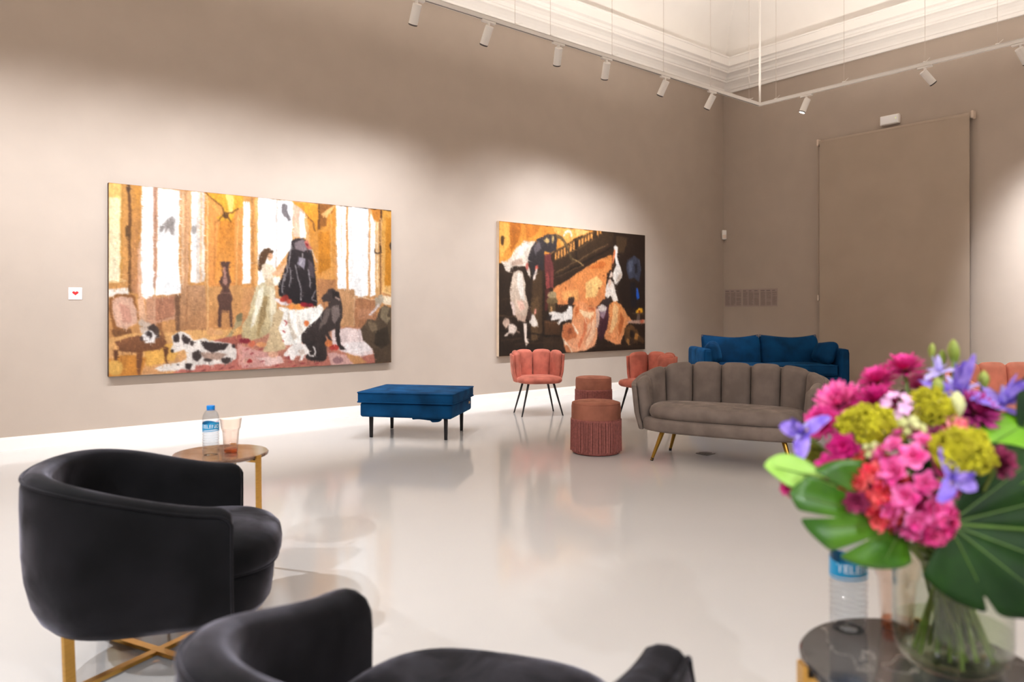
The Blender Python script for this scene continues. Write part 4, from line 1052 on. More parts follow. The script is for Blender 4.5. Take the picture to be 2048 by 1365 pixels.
# ------------------------------------------------------------------ black tub armchairs (local: faces +x)
def armchair(label, loc, rz):
    root = thing('tub_armchair', label, 'armchair', loc, rz, 'black velvet tub armchairs')
    w, xb, xf_, zarm, zback, zbot = .322, -.318, .238, .535, .632, .168
    path = []
    arm_x = [xf_, xf_ - .003, xf_ - .009, xf_ - .018, xf_ - .03, xf_ - .045] + [xf_ - .045 - (xf_ - .025) * i / 7 for i in range(1, 7)]
    for x in arm_x:
        path.append((x, -w))
    for i in range(41):
        th = -PI / 2 - PI * i / 40
        c, s = math.cos(th), math.sin(th)
        e = 2 / 2.35
        path.append((-.02 + (xb + .02) * -1 * (-abs(c) ** e), w * math.copysign(abs(s) ** e, s)))
    for x in reversed(arm_x):
        path.append((x, w))
    n = len(path)
    fr = []
    for i, p in enumerate(path):
        a = path[max(i - 1, 0)]; b = path[min(i + 1, n - 1)]
        tx, ty = b[0] - a[0], b[1] - a[1]
        L = math.hypot(tx, ty)
        fr.append((p, (ty / L * -1, tx / L)))      # inward/outward fixed below
    def outward(i):
        (x, y), (nx, ny) = fr[i]
        if nx * (x - .05) + ny * y < 0: nx, ny = -nx, -ny
        return nx, ny
    def ztop(i):
        x = path[i][0]
        t = min(1, max(0, (xf_ - x) / (xf_ - xb)))
        q = max(0, 1 - (xf_ - x) / .045)
        return zarm + (zback - zarm) * (t * t * (3 - 2 * t)) - .030 * (1 - math.sqrt(max(0, 1 - q * q)))
    def section(zt):
        return [(-.040, .30), (-.042, zt - .06), (-.040, zt - .028), (-.030, zt - .010), (-.012, zt - .001), (.006, zt), (.024, zt - .005), (.036, zt - .018),
                (.042, zt - .045), (.043, zt - .10), (.040, .40), (.032, .32), (.016, .25), (-.004, .207), (-.03, .180), (-.075, zbot), (-.15, zbot), (-.15, .30)]
    V, Fc = [], []
    for i in range(n):
        nx, ny = outward(i)
        for o, z in section(ztop(i)):
            V.append((path[i][0] + nx * o, path[i][1] + ny * o, z))
    m = len(section(1))
    for i in range(n - 1):
        for j in range(m):
            Fc.append((i * m + j, (i + 1) * m + j, (i + 1) * m + (j + 1) % m, i * m + (j + 1) % m))
    Fc.append(tuple(range(m))); Fc.append(tuple((n - 1) * m + j for j in reversed(range(m))))
    sh = obj('tub_shell', (V, Fc), v_black, root, ang=60)
    pp = []
    nx, ny = outward(0)
    for z in (.19, .25, .32, .40, .46): 
        o = {.19: -.012, .25: .018, .32: .034, .40: .042, .46: .044}[z]
        pp.append((path[0][0] + .002, path[0][1] + ny * o, z))
    for i in range(n):
        nx, ny = outward(i); zt = ztop(i)
        pp.append((path[i][0] + nx * .039 + (.002 if i in (0, n - 1) else 0), path[i][1] + ny * .039, zt - .016))
    nx, ny = outward(n - 1)
    for z in (.46, .40, .32, .25, .19):
        o = {.19: -.012, .25: .018, .32: .034, .40: .042, .46: .044}[z]
        pp.append((path[-1][0] + .002, path[-1][1] + ny * o, z))
    obj('piping', tube(pp, .0045, 6), v_black, sh)
    # seat base and cushion: D-shaped plan that bows out in front of the arms
    def plan(hw, xfront, xback, e=3.2):
        O = []
        for i in range(48):
            th = 2 * PI * i / 48
            c, s = math.cos(th), math.sin(th)
            xm = (xfront + xback) / 2; hx = (xfront - xback) / 2
            O.append((xm + hx * math.copysign(abs(c) ** (2 / e), c), hw * math.copysign(abs(s) ** (2 / e), s)))
        return O
    obj('seat_base', slab(plan(.286, .352, -.26), [(.05, .168), (.02, .178), (.005, .20), (0, .24), (-.004, .275), (.004, .298), (.03, .304)]), v_black, root, ang=70)
    cs = slab(plan(.283, .372, -.27, 3.0), [(.035, .300), (.012, .304), (.0, .315), (-.006, .332), (-.008, .350), (-.004, .370), (.012, .390), (.04, .404), (.08, .413)], dome=.010)
    cs = xf(cs, lambda x, y, z: (x, y, z + (.004 * math.sin(9 * x + 14 * y) * (z > .38))))
    cu = obj('seat_cushion', cs, v_black, root, ang=80)
    O = inset_outline(plan(.283, .372, -.27, 3.0), .004)
    obj('piping', tube([(x, y, .310) for x, y in O], .004, 6, closed=True), v_black, cu)
    for sx in (-1, 1):
        for sy in (-1, 1):
            obj('leg', bar((sx * .20, sy * .20, .0), (sx * .205, sy * .205, .185), .030, .014, up=(sx, -sy, 0)), m_brass, root, smooth=False)
    for s in (-1, 1):
        obj('stretcher', bar((-.19, -.19 * s, .012 + (.0 if s > 0 else .0005)), (.19, .19 * s, .012 + (.0 if s > 0 else .0005)), .026, .012), m_brass, root, smooth=False)
    return root

armchair('black velvet tub armchair on brass legs before the small table with the water bottle', (.599, 2.529, 0), math.radians(-21.1))
armchair('black velvet tub armchair nearest the camera, cut by the bottom edge', (.648, .985, 0), math.radians(28))

# ------------------------------------------------------------------ channel-backed seats (local: faces -y)
def shell_back(root, W, D, e, th0, nch, zb, ztop, thick, shell_t, mt, lean=.0, yoff=0.0, zshell=None, gap=.985, rr=.5, lobe=.010):
    pts = []
    for i in range(361):
        th = math.radians(-th0 + (180 + 2 * th0) * i / 360)
        c, s = math.cos(th), math.sin(th)
        pts.append((W * math.copysign(abs(c) ** (2 / e), c), yoff + D * math.copysign(abs(s) ** (2 / e), s)))
    pts = np.array(pts)
    seg = np.hypot(*np.diff(pts, axis=0).T)
    cum = np.concatenate([[0], np.cumsum(seg)])
    Lt = cum[-1]
    def at(s):
        s_ = min(max(s, 0), Lt)
        x = np.interp(s_, cum, pts[:, 0]); y = np.interp(s_, cum, pts[:, 1])
        e_ = .012
        ax_, ay = np.interp(max(s_ - e_, 0), cum, pts[:, 0]), np.interp(max(s_ - e_, 0), cum, pts[:, 1])
        bx, by = np.interp(min(s_ + e_, Lt), cum, pts[:, 0]), np.interp(min(s_ + e_, Lt), cum, pts[:, 1])
        tx, ty = bx - ax_, by - ay
        L = math.hypot(tx, ty) or 1
        tx, ty = tx / L, ty / L
        ex = s - s_
        return x + tx * ex, y + ty * ex, ty, -tx          # outward normal
    ds = Lt / nch
    for k in range(nch):
        sm = (k + .5) * ds
        H = ztop(sm / Lt) - zb
        g = softbox(ds * gap, thick, H, min(thick, ds) * rr, (5, 2, 6), 4, (0, .006, .004))
        def f(x, y, z):
            s = sm + x
            px, py, nx, ny = at(s)
            t = (z + H / 2) / H
            zz = zb + t * (ztop(min(1, max(0, s / Lt))) - zb)
            e = abs(x) / (ds / 2)
            zz -= lobe * e ** 4 * t ** 6
            o = -thick / 2 - y * (1 - .12 * e ** 4) + lean * t
            return px + nx * o, py + ny * o, zz
        obj('back_channel', xf(g, f), mt, root)
    zs = zb if zshell is None else zshell
    g = softbox(Lt + .012, shell_t, 1.0, shell_t * .48, (90, 1, 8), 3)
    def f2(x, y, z):
        s = Lt / 2 + x
        px, py, nx, ny = at(s)
        t = z + .5
        zz = zs + t * (ztop(min(1, max(0, s / Lt))) - .012 - lobe - zs)
        o = shell_t * .42 - y + lean * t - .03 * max(0, .35 - t) * 2
        return px + nx * o, py + ny * o, zz
    obj('outer_shell', xf(g, f2), mt, root)

def dplan(W, yf, yb, ef, eb, n=64, front=None):
    """front edge at yf, back at yb, half width W, centred seam at y = 0"""
    O = []
    for i in range(n):
        th = 2 * PI * i / n
        c, s = math.cos(th), math.sin(th)
        e, hy = (eb, yb) if s > 0 else (ef, -yf)
        O.append((W * math.copysign(abs(c) ** (2 / e), c), hy * math.copysign(abs(s) ** (2 / e), s)))
    return O

def loveseat(label, loc, rz, mt, legm, group):
    root = thing('loveseat', label, 'loveseat', loc, rz, group)
    def zt(t):
        q = min(t, 1 - t)
        return .565 + .135 * math.sin(min(1, q / .36) * PI / 2) ** 1.3
    shell_back(root, .625, .33, 2.9, 24, 9, .255, zt, .085, .035, mt, lean=.035, zshell=.215)
    obj('seat_base', slab(dplan(.605, -.30, .29, 3.2, 2.8), [(.03, .215), (.01, .220), (0, .235), (0, .285), (.008, .305), (.03, .312)]), mt, root, ang=70)
    cu = slab(dplan(.545, -.285, .22, 3.4, 2.8), [(.03, .306), (.008, .316), (-.004, .340), (-.006, .358), (.004, .385), (.025, .402), (.06, .410)], dome=.012)
    obj('seat_cushion', cu, mt, root, ang=80)
    for sx in (-1, 1):
        for sy in (-1, 1):
            a = (sx * .42, sy * .17, .225); b = (sx * .49, sy * .225, .006)
            lg = obj('leg', tube([a, b], [.018, .0105], 10), legm, root)
            c = tuple(b[i] + (a[i] - b[i]) * .07 for i in range(3))
            obj('foot_cap', tube([c, (b[0], b[1], 0)], [.0118, .0108], 8), m_black, lg)
    return root

loveseat('taupe grey velvet shell-back loveseat on slim gold legs', (4.572, 3.14, 0), math.atan2(-.365, -.929) + PI / 2, v_grey, m_gold, 'shell-back loveseats')
loveseat('coral pink shell-back loveseat behind the bouquet at the right edge', (6.42, 1.66, 0), math.atan2(-.7753, -.6316) + PI / 2, v_coral, m_gold, 'shell-back loveseats')

def shell_chair(label, loc, rz):
    root = thing('dining_chair', label, 'chair', loc, rz, 'pink shell-back chairs')
    zt = lambda t: .678 - .012 * abs(2 * t - 1) ** 3
    shell_back(root, .252, .225, 2.5, 10, 4, .365, zt, .072, .022, v_pink, lean=.02, zshell=.345, rr=.48, gap=.965, lobe=.022)
    obj('seat', slab(dplan(.245, -.275, .20, 3.0, 2.4), [(.05, .338), (.02, .343), (.004, .356), (0, .372), (.006, .39), (.022, .402), (.05, .408)], dome=.008), v_pink, root, ang=80)
    for sx in (-1, 1):
        for sy in (-1, 1):
            obj('leg', tube([(sx * .135, sy * .115 - .03, .345), (sx * .222, sy * .172 - .03, 0)], [.013, .0075], 8), m_black, root)
    return root
shell_chair('pink velvet shell-back chair on black legs in front of the dark painting', (5.144, 5.885, 0), math.atan2(-.90, -.43) + PI / 2)
shell_chair('pink velvet shell-back chair turned sideways behind the grey loveseat', (5.70, 4.835, 0), math.atan2(.22, -.97) + PI / 2)

# ------------------------------------------------------------------ fringed poufs
def pouf():
    root = thing('fringed_pouf', 'x', 'pouf', (0, 0, 0), 0, 'round fringed poufs')
    obj('body', lathe([(0, .004), (.178, .004), (.186, .012), (.187, .25), (0, .25)], 48), m_fringe, root)
    prof = [(.0, .25), (.180, .25), (.187, .256), (.191, .28), (.191, .36), (.187, .380), (.176, .393), (.16, .398), (.10, .402), (0, .404)]
    tp = obj('seat_cushion', lathe(prof, 56), v_terra, root)
    obj('piping', tube([(.184 * math.cos(2 * PI * i / 48), .184 * math.sin(2 * PI * i / 48), .386) for i in range(48)], .004, 6, closed=True), v_terra, tp)
    obj('fringe_band', lathe([(.189, .252), (.195, .254), (.196, .266), (.190, .270)], 48), m_fringe, root)
    rnd = random.Random(4)
    gs = []
    N = 112
    for i in range(N):
        a = 2 * PI * (i + rnd.uniform(-.25, .25)) / N
        a2 = a + rnd.uniform(-.012, .012)
        r0, r1 = .1935, .1945 + rnd.uniform(-.002, .003)
        w = .0046
        gs.append(tube([(r0 * math.cos(a), r0 * math.sin(a), .262), (r1 * math.cos(a2), r1 * math.sin(a2), .024 + rnd.uniform(-.004, .006))], [w, w * 1.05], 4, cap=False))
    obj('fringe', join(*gs), m_fringe, root)['kind'] = 'stuff'
    return root
p_ = pouf(); p_.location = (4.097, 3.995, 0)
p_['label'] = 'round terracotta pouf with long rose fringe beside the grey loveseat'
q_ = copy_tree(p_); q_.location = (5.598, 5.496, 0); q_.rotation_euler = (0, 0, 1.1)
q_['label'] = 'round fringed pouf further back between the two pink chairs'

# ------------------------------------------------------------------ blue velvet footstool
fs = thing('footstool', 'low petrol blue velvet footstool on black legs below the big painting', 'footstool', (3.476, 5.602, 0), math.radians(-50.7))
W, D = .82, .66
sb = obj('base', mv(softbox(W, D, .125, .022, 6, 3, (.004, .004, 0)), 0, 0, .248), v_blue, fs)
cu = obj('cushion', mv(softbox(W + .03, D + .03, .092, .012, 8, 3, (.006, .006, .012)), 0, 0, .356), v_blue, fs)
for z in (.396, .316):
    a, b, r = (W + .03) / 2 + .002, (D + .03) / 2 + .002, .016
    O = []
    for cx_, cy_, t0 in ((a - r, b - r, 0), (-a + r, b - r, 90), (-a + r, -b + r, 180), (a - r, -b + r, 270)):
        for k in range(5):
            t = math.radians(t0 + 22.5 * k); O.append((cx_ + r * math.cos(t), cy_ + r * math.sin(t), z))
    obj('piping', tube(O, .006, 6, closed=True), v_blue, cu)
for sx in (-1, 1):
    for sy in (-1, 1):
        obj('leg', mv(xf(softbox(.032, .032, .19, .003, 1, 1), lambda x, y, z: (x * (.85 + z), y * (.85 + z), z)), sx * .337, sy * .25, .095), m_black, fs)
obj('care_tag', mv(softbox(.004, .035, .022, .001, 1, 1), W / 2 + .004, .24, .262), M('beige tag', (206, 170, 130), .7, nv=.05), fs)
rnd = random.Random(9)
hang = softbox(.26, .05, .05, .02, (12, 2, 2), 2)
hang = xf(hang, lambda x, y, z: (x + .01 * math.sin(40 * z + 20 * y), y + .012 * math.sin(30 * x), z * (.55 + .5 * math.sin(14 * x + .8) ** 2) - .014 * (x > .05)))
obj('loose_lining', mv(hang, .16, -.22, .180), v_blue, fs)

# ------------------------------------------------------------------ blue velvet sofa (local: faces -y)
sf = thing('sofa', 'petrol blue velvet two-seat sofa standing before the roller blind', 'sofa', (8.364, 5.17, 0), math.atan2(-.7753, -.6316) + PI / 2)
SW, SD = 1.74, .80
obj('base', mv(softbox(SW - .02, SD - .06, .14, .02, 4), 0, .01, .235), v_blue, sf)
obj('back_frame', mv(softbox(SW - .24, .10, .36, .03, 4), 0, SD / 2 - .06, .44), v_blue, sf)
def piping_rect(a, b, z, r=.02, pr=.005):
    O = []
    for cx_, cy_, t0 in ((a - r, b - r, 0), (-a + r, b - r, 90), (-a + r, -b + r, 180), (a - r, -b + r, 270)):
        for k in range(5):
            t = math.radians(t0 + 22.5 * k); O.append((cx_ + r * math.cos(t), cy_ + r * math.sin(t), z))
    return tube(O, pr, 6, closed=True)
for s in (-1, 1):
    sc = obj('seat_cushion', mv(softbox(.755, .66, .13, .03, 8, 3, (.004, .006, .012)), s * .382, -.05, .37), v_blue, sf)
    obj('piping', mv(join(piping_rect(.375, .328, .427), piping_rect(.375, .328, .313)), s * .382, -.05, 0), v_blue, sc)
    g = softbox(.745, .17, .37, .055, (14, 4, 10), 3, (0, .03, 0))
    def sag(x, y, z, s=s):
        t = (z + .185) / .37
        u = x / .372
        dz = .028 * t * (u * u - .25) + .006 * math.sin(9 * x + 4) * t
        yy = y * (1 - .45 * t * t) + .07 * (t - .5)
        return x + .004 * math.sin(25 * z) * (abs(u) > .8), yy, z + dz
    bc = obj('back_cushion', mv(xf(g, sag), s * .376, .215, .575), v_blue, sf)
    edge = [(-.372, -.18), (-.372, 0), (-.368, .16)] + [(-.366 + .732 * i / 12, .183) for i in range(13)] + [(.368, .16), (.372, 0), (.372, -.18)]
    obj('piping', mv(xf((lambda e: tube(e, .005, 6))([(a, -.0, b) for a, b in edge]), sag), s * .376, .215, .578), v_blue, bc)
    ar = softbox(.12, SD, .47, .045, (2, 6, 6), 4, (.006, 0, 0))
    am = obj('armrest', mv(ar, s * (SW / 2 - .06 + .02), 0, .400), v_blue, sf)
    obj('piping', tube([(s * (SW / 2 - .06 + .02) + dx * .052, -SD / 2 + .012, z) for dx, z in ((-1, .18), (-1, .58), (-.8, .623), (.8, .623), (1, .58), (1, .18))], .005, 6), v_blue, am)
    for sy in (-1, 1):
        obj('leg', mv(softbox(.035, .035, .18, .003, 1, 1), s * .70, sy * .30, .09), m_black, sf)

def pillow(label, loc, rot):
    g = softbox(.40, .15, .27, .07, (8, 3, 6), 4, (0, .02, 0))
    g = xf(g, lambda x, y, z: (x, y * (1 - .35 * (abs(x) / .2) ** 3), z + .012 * math.sin(12 * x) * (z / .13)))
    root = thing('throw_pillow', label, 'pillow', loc, 0, 'blue velvet throw pillows')
    root.rotation_euler = rot
    b = obj('cover', g, v_blue, root)
    obj('seam', tube([(.197 * math.copysign(abs(math.cos(t)) ** .35, math.cos(t)), 0, .132 * math.copysign(abs(math.sin(t)) ** .35, math.sin(t))) for t in [2 * PI * i / 48 for i in range(48)]], .0035, 5, closed=True), v_blue, b)
    return root
rs = sf.rotation_euler.z
def sofa_pt(x, y, z):
    c, s = math.cos(rs), math.sin(rs)
    return (sf.location.x + c * x - s * y, sf.location.y + s * x + c * y, z)
pillow('light blue velvet pillow leaning on the left arm of the blue sofa', sofa_pt(-.70, -.12, .575), (math.radians(-14), math.radians(0), rs + math.radians(68)))
pillow('dark blue velvet pillow leaning on the right arm of the blue sofa', sofa_pt(.70, -.12, .575), (math.radians(-24), 0, rs - math.radians(82)))

# ------------------------------------------------------------------ marble side tables
m_marb_b = M('brown marble', (96, 72, 58), rough=.12, c2=(140, 110, 92), ns=9, stretch=(1, 2.5, 1), coat=.4, detail=8)
m_marb_k = M('black marble', (42, 42, 44), rough=.12, c2=(66, 64, 64), ns=11, stretch=(1, 2.2, 1), coat=.4, detail=8)
def vein_lines(m):
    nt = m.node_tree
    b = nt.nodes['Principled BSDF']
    src = b.inputs['Base Color'].links[0].from_socket
    tc = nt.nodes.new('ShaderNodeTexCoord')
    n = nt.nodes.new('ShaderNodeTexNoise'); n.inputs['Scale'].default_value = 5; n.inputs['Detail'].default_value = 5; n.inputs['Distortion'].default_value = 1.2
    nt.links.new(tc.outputs['Object'], n.inputs['Vector'])
    r = nt.nodes.new('ShaderNodeValToRGB')
    e = r.color_ramp.elements
    e[0].position = .492; e[0].color = (0, 0, 0, 1); e[1].position = .508; e[1].color = (0, 0, 0, 1)
    q = e.new(.5); q.color = (.28, .28, .28, 1)
    mx = nt.nodes.new('ShaderNodeMixRGB'); mx.inputs['Color2'].default_value = lin((206, 196, 186)) + (1,)
    nt.links.new(n.outputs['Fac'], r.inputs['Fac']); nt.links.new(r.outputs['Color'], mx.inputs['Fac'])
    nt.links.new(src, mx.inputs['Color1']); nt.links.new(mx.outputs['Color'], b.inputs['Base Color'])
vein_lines(m_marb_b); vein_lines(m_marb_k)
def side_table(label, loc, rz, mt):
    root = thing('side_table', label, 'side table', loc, rz, 'round marble side tables')
    R_ = .185
    obj('table_top', lathe([(0, .504), (R_ - .006, .504), (R_, .508), (R_, .516), (R_ - .004, .52), (0, .52)], 64), mt, root)
    for k in range(3):
        a = 2 * PI * k / 3
        c, s = math.cos(a), math.sin(a)
        lg = obj('leg', join(bar((c * .200, s * .200, 0), (c * .194, s * .194, .522), .026, .008, up=(c, s, 0))), m_brass, root, smooth=False)
        obj('bracket', bar((c * .197, s * .197, .4985), (c * .10, s * .10, .4985), .022, .009), m_brass, lg, smooth=False)
    obj('support_ring', tube([(.10 * math.cos(2 * PI * i / 32), .10 * math.sin(2 * PI * i / 32), .498) for i in range(32)], .006, 8, closed=True), m_brass, root)
    obj('floor_ring', tube([(.196 * math.cos(2 * PI * i / 48), .196 * math.sin(2 * PI * i / 48), .008) for i in range(48)], .007, 8, closed=True), m_brass, root)
    return root
TL, TR = (.969, 3.078), (1.277, .507)
side_table('round brown marble side table with brass legs behind the black armchair', (TL[0], TL[1], 0), math.radians(-62), m_marb_b)
side_table('round black marble side table holding the flower vase', (TR[0], TR[1], 0), math.radians(141), m_marb_k)

# ------------------------------------------------------------------ bottles, tumblers, vase
YAW = -math.asin(0.6316)
RV, FV = Vector((.7753, -.6316, 0)), Vector((.6316, .7753, 0))
m_cap = M('blue plastic cap', (0, 128, 210), rough=.4, nv=.03)
m_lblue = M('blue label print', (40, 150, 200), rough=.4, nv=.05)
m_lpink = M('pink label print', (226, 60, 140), rough=.4, nv=.03)
m_lwhite = M('white label print', (245, 248, 250), rough=.4, nv=.01)

def thin_glass(name, tint, ior=1.45, rough=0.01):
    m = bpy.data.materials.new(name)
    m.use_nodes = True
    nt = m.node_tree
    nt.nodes.remove(nt.nodes['Principled BSDF'])
    t = nt.nodes.new('ShaderNodeBsdfTransparent'); t.inputs['Color'].default_value = lin(tint) + (1,)
    g = nt.nodes.new('ShaderNodeBsdfGlossy'); g.inputs['Roughness'].default_value = rough
    f = nt.nodes.new('ShaderNodeLayerWeight'); f.inputs['Blend'].default_value = 0.5
    pw = nt.nodes.new('ShaderNodeMath'); pw.operation = 'POWER'; pw.inputs[1].default_value = 2.6
    ml = nt.nodes.new('ShaderNodeMath'); ml.operation = 'MULTIPLY_ADD'; ml.inputs[1].default_value = (ior - 1) * 1.3; ml.inputs[2].default_value = ((ior - 1) / (ior + 1)) ** 2
    nt.links.new(f.outputs['Facing'], pw.inputs[0]); nt.links.new(pw.outputs[0], ml.inputs[0])
    mx = nt.nodes.new('ShaderNodeMixShader')
    nt.links.new(ml.outputs[0], mx.inputs['Fac']); nt.links.new(t.outputs['BSDF'], mx.inputs[1]); nt.links.new(g.outputs['BSDF'], mx.inputs[2])
    nt.links.new(mx.outputs['Shader'], nt.nodes['Material Output'].inputs['Surface'])
    return m
m_pet = thin_glass('clear plastic and water', (240, 244, 248), 1.5, .03)
m_peach = thin_glass('peach tinted glass', (255, 249, 245), 1.6)
m_peach2 = thin_glass('thick peach glass', (250, 196, 156), 1.6)
m_glass = thin_glass('clear glass', (249, 251, 247), 1.55)
m_water = thin_glass('still water', (238, 243, 232), 1.2)

def wrap(g, r, z0):
    return [(r * math.sin(x / r), -r * math.cos(x / r), z0 + y) for x, y, z in g[0]], g[1]

def band(r, z_lo, z_hi, a0=0, a1=2 * PI, n=48):
    V, Fc = [], []
    for i in range(n + 1):
        a = a0 + (a1 - a0) * i / n
        for rr in (r, r + .0003):
            V.append((rr * math.sin(a), -rr * math.cos(a), z_lo(a))); V.append((rr * math.sin(a), -rr * math.cos(a), z_hi(a)))
    for i in range(n):
        k, q = i * 4, i * 4 + 4
        Fc += [(k + 2, q + 2, q + 3, k + 3), (k + 1, q + 1, q, k), (k, q, q + 2, k + 2), (k + 1, k + 3, q + 3, q + 1)]
    return V, Fc

def bottle(label, loc, rz):
    root = thing('water_bottle', label, 'bottle', loc, rz, 'small plastic water bottles')
    pr = [(0, .003), (.016, .0), (.027, .0), (.031, .006), (.032, .018), (.0318, .026)]
    for i in range(27):
        z = .028 + .066 * i / 26
        pr.append((.0310 + .0015 * math.sin(z * 620), z))
    pr += [(.0318, .097), (.0318, .144), (.0312, .150), (.0300, .158), (.0262, .168), (.0205, .176), (.0155, .181), (.0138, .184), (.0138, .192), (0, .192)]
    body = obj('body', lathe(pr, 40, lambda a, i, z: 1 + (.012 * math.sin(3 * a + 190 * z) * (.028 < z < .094)) + (.02 * math.cos(5 * a) * (z < .02))), m_pet, root)
    cap = lathe([(.0145, .1835), (.0156, .184), (.0156, .196), (.0148, .1985), (0, .1985)], 36, lambda a, i, z: 1 + .012 * math.cos(36 * a))
    obj('cap', cap, m_cap, root)
    obj('neck_ring', lathe([(.0142, .1795), (.0160, .180), (.0160, .182), (.0142, .1822)], 28), m_cap, root)
    lb = obj('label', band(.0322, lambda a: .102 + .003 * math.sin(a * 1 + .6), lambda a: .130 + .004 * math.sin(2 * a + .4)), m_lblue, root)
    obj('label_stripe', band(.0322, lambda a: .0965 + .002 * math.sin(a * 1 + .6), lambda a: .0995 + .0025 * math.sin(a + .6)), m_lblue, lb)
    obj('label_lettering', wrap(text_mesh('TELENO', .0205), .0327, .1165), m_lwhite, lb, smooth=False)
    obj('label_lettering', wrap(text_mesh('EL', .010), .0327, .1345), m_lblue, lb, smooth=False)
    obj('label_emblem', wrap(mv(text_mesh('agua', .008), .030, 0, 0), .0327, .137), m_lpink, lb, smooth=False)
    return root
bottle('small water bottle with blue cap on the brown marble table', (.920, 3.050, .52), YAW + .35)
pR = RV * .614 + FV * 1.335
bottle('small water bottle with blue label under the green leaf beside the vase', (pR.x, pR.y, .52), YAW + .1)

def tumbler(label, loc, rz):
    root = thing('drinking_glass', label, 'glass', loc, rz, 'peach tinted tumblers')
    ou = [(0, 0), (.024, 0), (.0265, .002), (.0275, .008), (.0285, .02), (.0325, .080), (.0338, .090), (.0365, .096), (.0385, .104), (.0432, .138), (.0428, .140)]
    inn = [(.0412, .138), (.0366, .104), (.0345, .096), (.0318, .090), (.0302, .080), (.0262, .026), (.022, .019), (0, .018)]
    def facet(a, i, z):
        return 1 - .05 * abs(math.cos(4.5 * a)) ** 3 * (1 if .006 < z < .092 and i < 8 else 0)
    obj('bowl', lathe(ou + inn, 72, facet), m_peach, root)
    obj('base', lathe([(0, .001), (.0235, .001), (.026, .004), (.0268, .010), (.0262, .0165), (.022, .0178), (0, .0178)], 36), m_peach2, root)
    return root
tumbler('peach glass tumbler on the brown marble table beside the bottle', (.998, 3.047, .52), 0)
pG = RV * .7026 + FV * 1.335
tumbler('peach glass tumbler on the black table half behind the vase', (pG.x, pG.y, .52), .2)

V0 = RV * .721 + FV * 1.20
vs = thing('glass_vase', 'clear glass vase with water on the black marble table', 'vase', (V0.x, V0.y, .52), YAW)
vo = [(0, .001), (.05, 0), (.066, .003), (.078, .012), (.085, .028), (.088, .05), (.088, .145), (.086, .160), (.080, .176), (.0715, .190), (.0655, .202), (.064, .216), (.064, .238), (.0655, .243)]
vi = [(.0635, .243), (.0615, .236), (.0615, .216), (.063, .203), (.069, .190), (.0775, .175), (.0835, .159), (.0855, .145), (.0855, .052), (.082, .032), (.074, .019), (.06, .013), (0, .012)]
obj('glass_body', lathe(vo + vi, 64), m_glass, vs)
obj('water', lathe([(0, .0123), (.0598, .0133), (.0738, .0193), (.0818, .0323), (.0853, .052), (.0853, .066), (0, .066)], 56), m_water, vs)

# ------------------------------------------------------------------ the bouquet (each stem is a thing of its own)
m_stem = M('green stem', (96, 118, 44), rough=.5, c2=(128, 140, 70), ns=30)
m_leafd = M('deep green leaf', (40, 86, 6), rough=.42, c2=(66, 112, 10), ns=14, coat=.08)
m_leaf_shade = M('shaded dark green leaf', (12, 38, 6), rough=.55, spec=.2, c2=(24, 56, 8), ns=14)  # darker leaf green, with the shade on the large right leaf put into it
m_leafp = M('pale green leaf', (140, 186, 76), rough=.45, c2=(164, 206, 110), ns=12)
m_leafl = M('fresh green leaf', (92, 150, 20), rough=.4, c2=(120, 176, 40), ns=10, coat=.1)
m_rib = M('pale leaf rib', (84, 116, 40), rough=.5, nv=.05)
PET = {k: M(k + ' petals', a, rough=.65, c2=b, ns=60, sheen=.2, sheen_c=b) for k, a, b in (
    ('magenta', (196, 12, 110), (232, 70, 160)), ('deep magenta', (160, 4, 92), (206, 20, 124)), ('bright pink', (222, 50, 140), (246, 130, 190)),
    ('coral', (226, 30, 66), (244, 118, 116)), ('stock pink', (230, 56, 148), (250, 140, 202)), ('deep pink', (206, 30, 120), (240, 100, 160)),
    ('pale pink', (226, 160, 214), (246, 208, 238)), ('violet', (112, 84, 196), (172, 146, 232)), ('pale violet', (176, 160, 232), (214, 204, 246)),
    ('burgundy', (98, 14, 54), (150, 40, 84)), ('salmon', (226, 84, 110), (250, 170, 170)), ('orange red', (222, 80, 30), (236, 140, 40)),
    ('purple red', (140, 14, 92), (190, 60, 140)))}
m_ball = M('yellow green blossom', (150, 142, 4), rough=.7, c2=(190, 184, 24), ns=40)
m_balld = M('olive green blossom', (104, 108, 10), rough=.7, c2=(140, 138, 30), ns=40)
m_bud = M('green bud', (110, 132, 34), rough=.55, c2=(164, 172, 84), ns=30)
m_budp = M('cream green bud', (186, 190, 120), rough=.55, c2=(214, 214, 160), ns=30)
m_eye = M('dark flower centre', (96, 60, 30), rough=.8, nv=.2, ns=80)
m_yel = M('yellow petal mark', (240, 200, 60), rough=.6, nv=.1)

def petal(L, w, up, cup=.0, n=4, tip=.5, ruffle=0.0, ph=0.0):
    V, Fc = [], []
    for i in range(n + 1):
        t = i / n
        ww = w * (math.sin(PI * (.12 + .88 * t ** (.8)) * (1 - tip * .30)) ** .8) if t < 1 else w * .25
        z = up * t * t * L
        for j in (-1, 0, 1):
            zz = z + cup * abs(j) * ww + ruffle * L * math.sin(ph + j * 2.1 + i * 1.9) * t
            V.append((t * L, j * ww / 2, zz))
    for i in range(n):
        for j in range(2):
            a = i * 3 + j
            Fc.append((a, a + 3, a + 4, a + 1))
    return V, Fc

def place(g, az, el, off=0.0, z=0.0, roll=0.0):
    m = Matrix.Translation((0, 0, z)) @ Matrix.Rotation(az, 4, 'Z') @ Matrix.Translation((off, 0, 0)) @ Matrix.Rotation(-el, 4, 'Y') @ Matrix.Rotation(roll, 4, 'X')
    return mat_xf(g, m)

def frame(d):
    return Vector(d).normalized().to_track_quat('Z', 'Y').to_matrix().to_4x4()

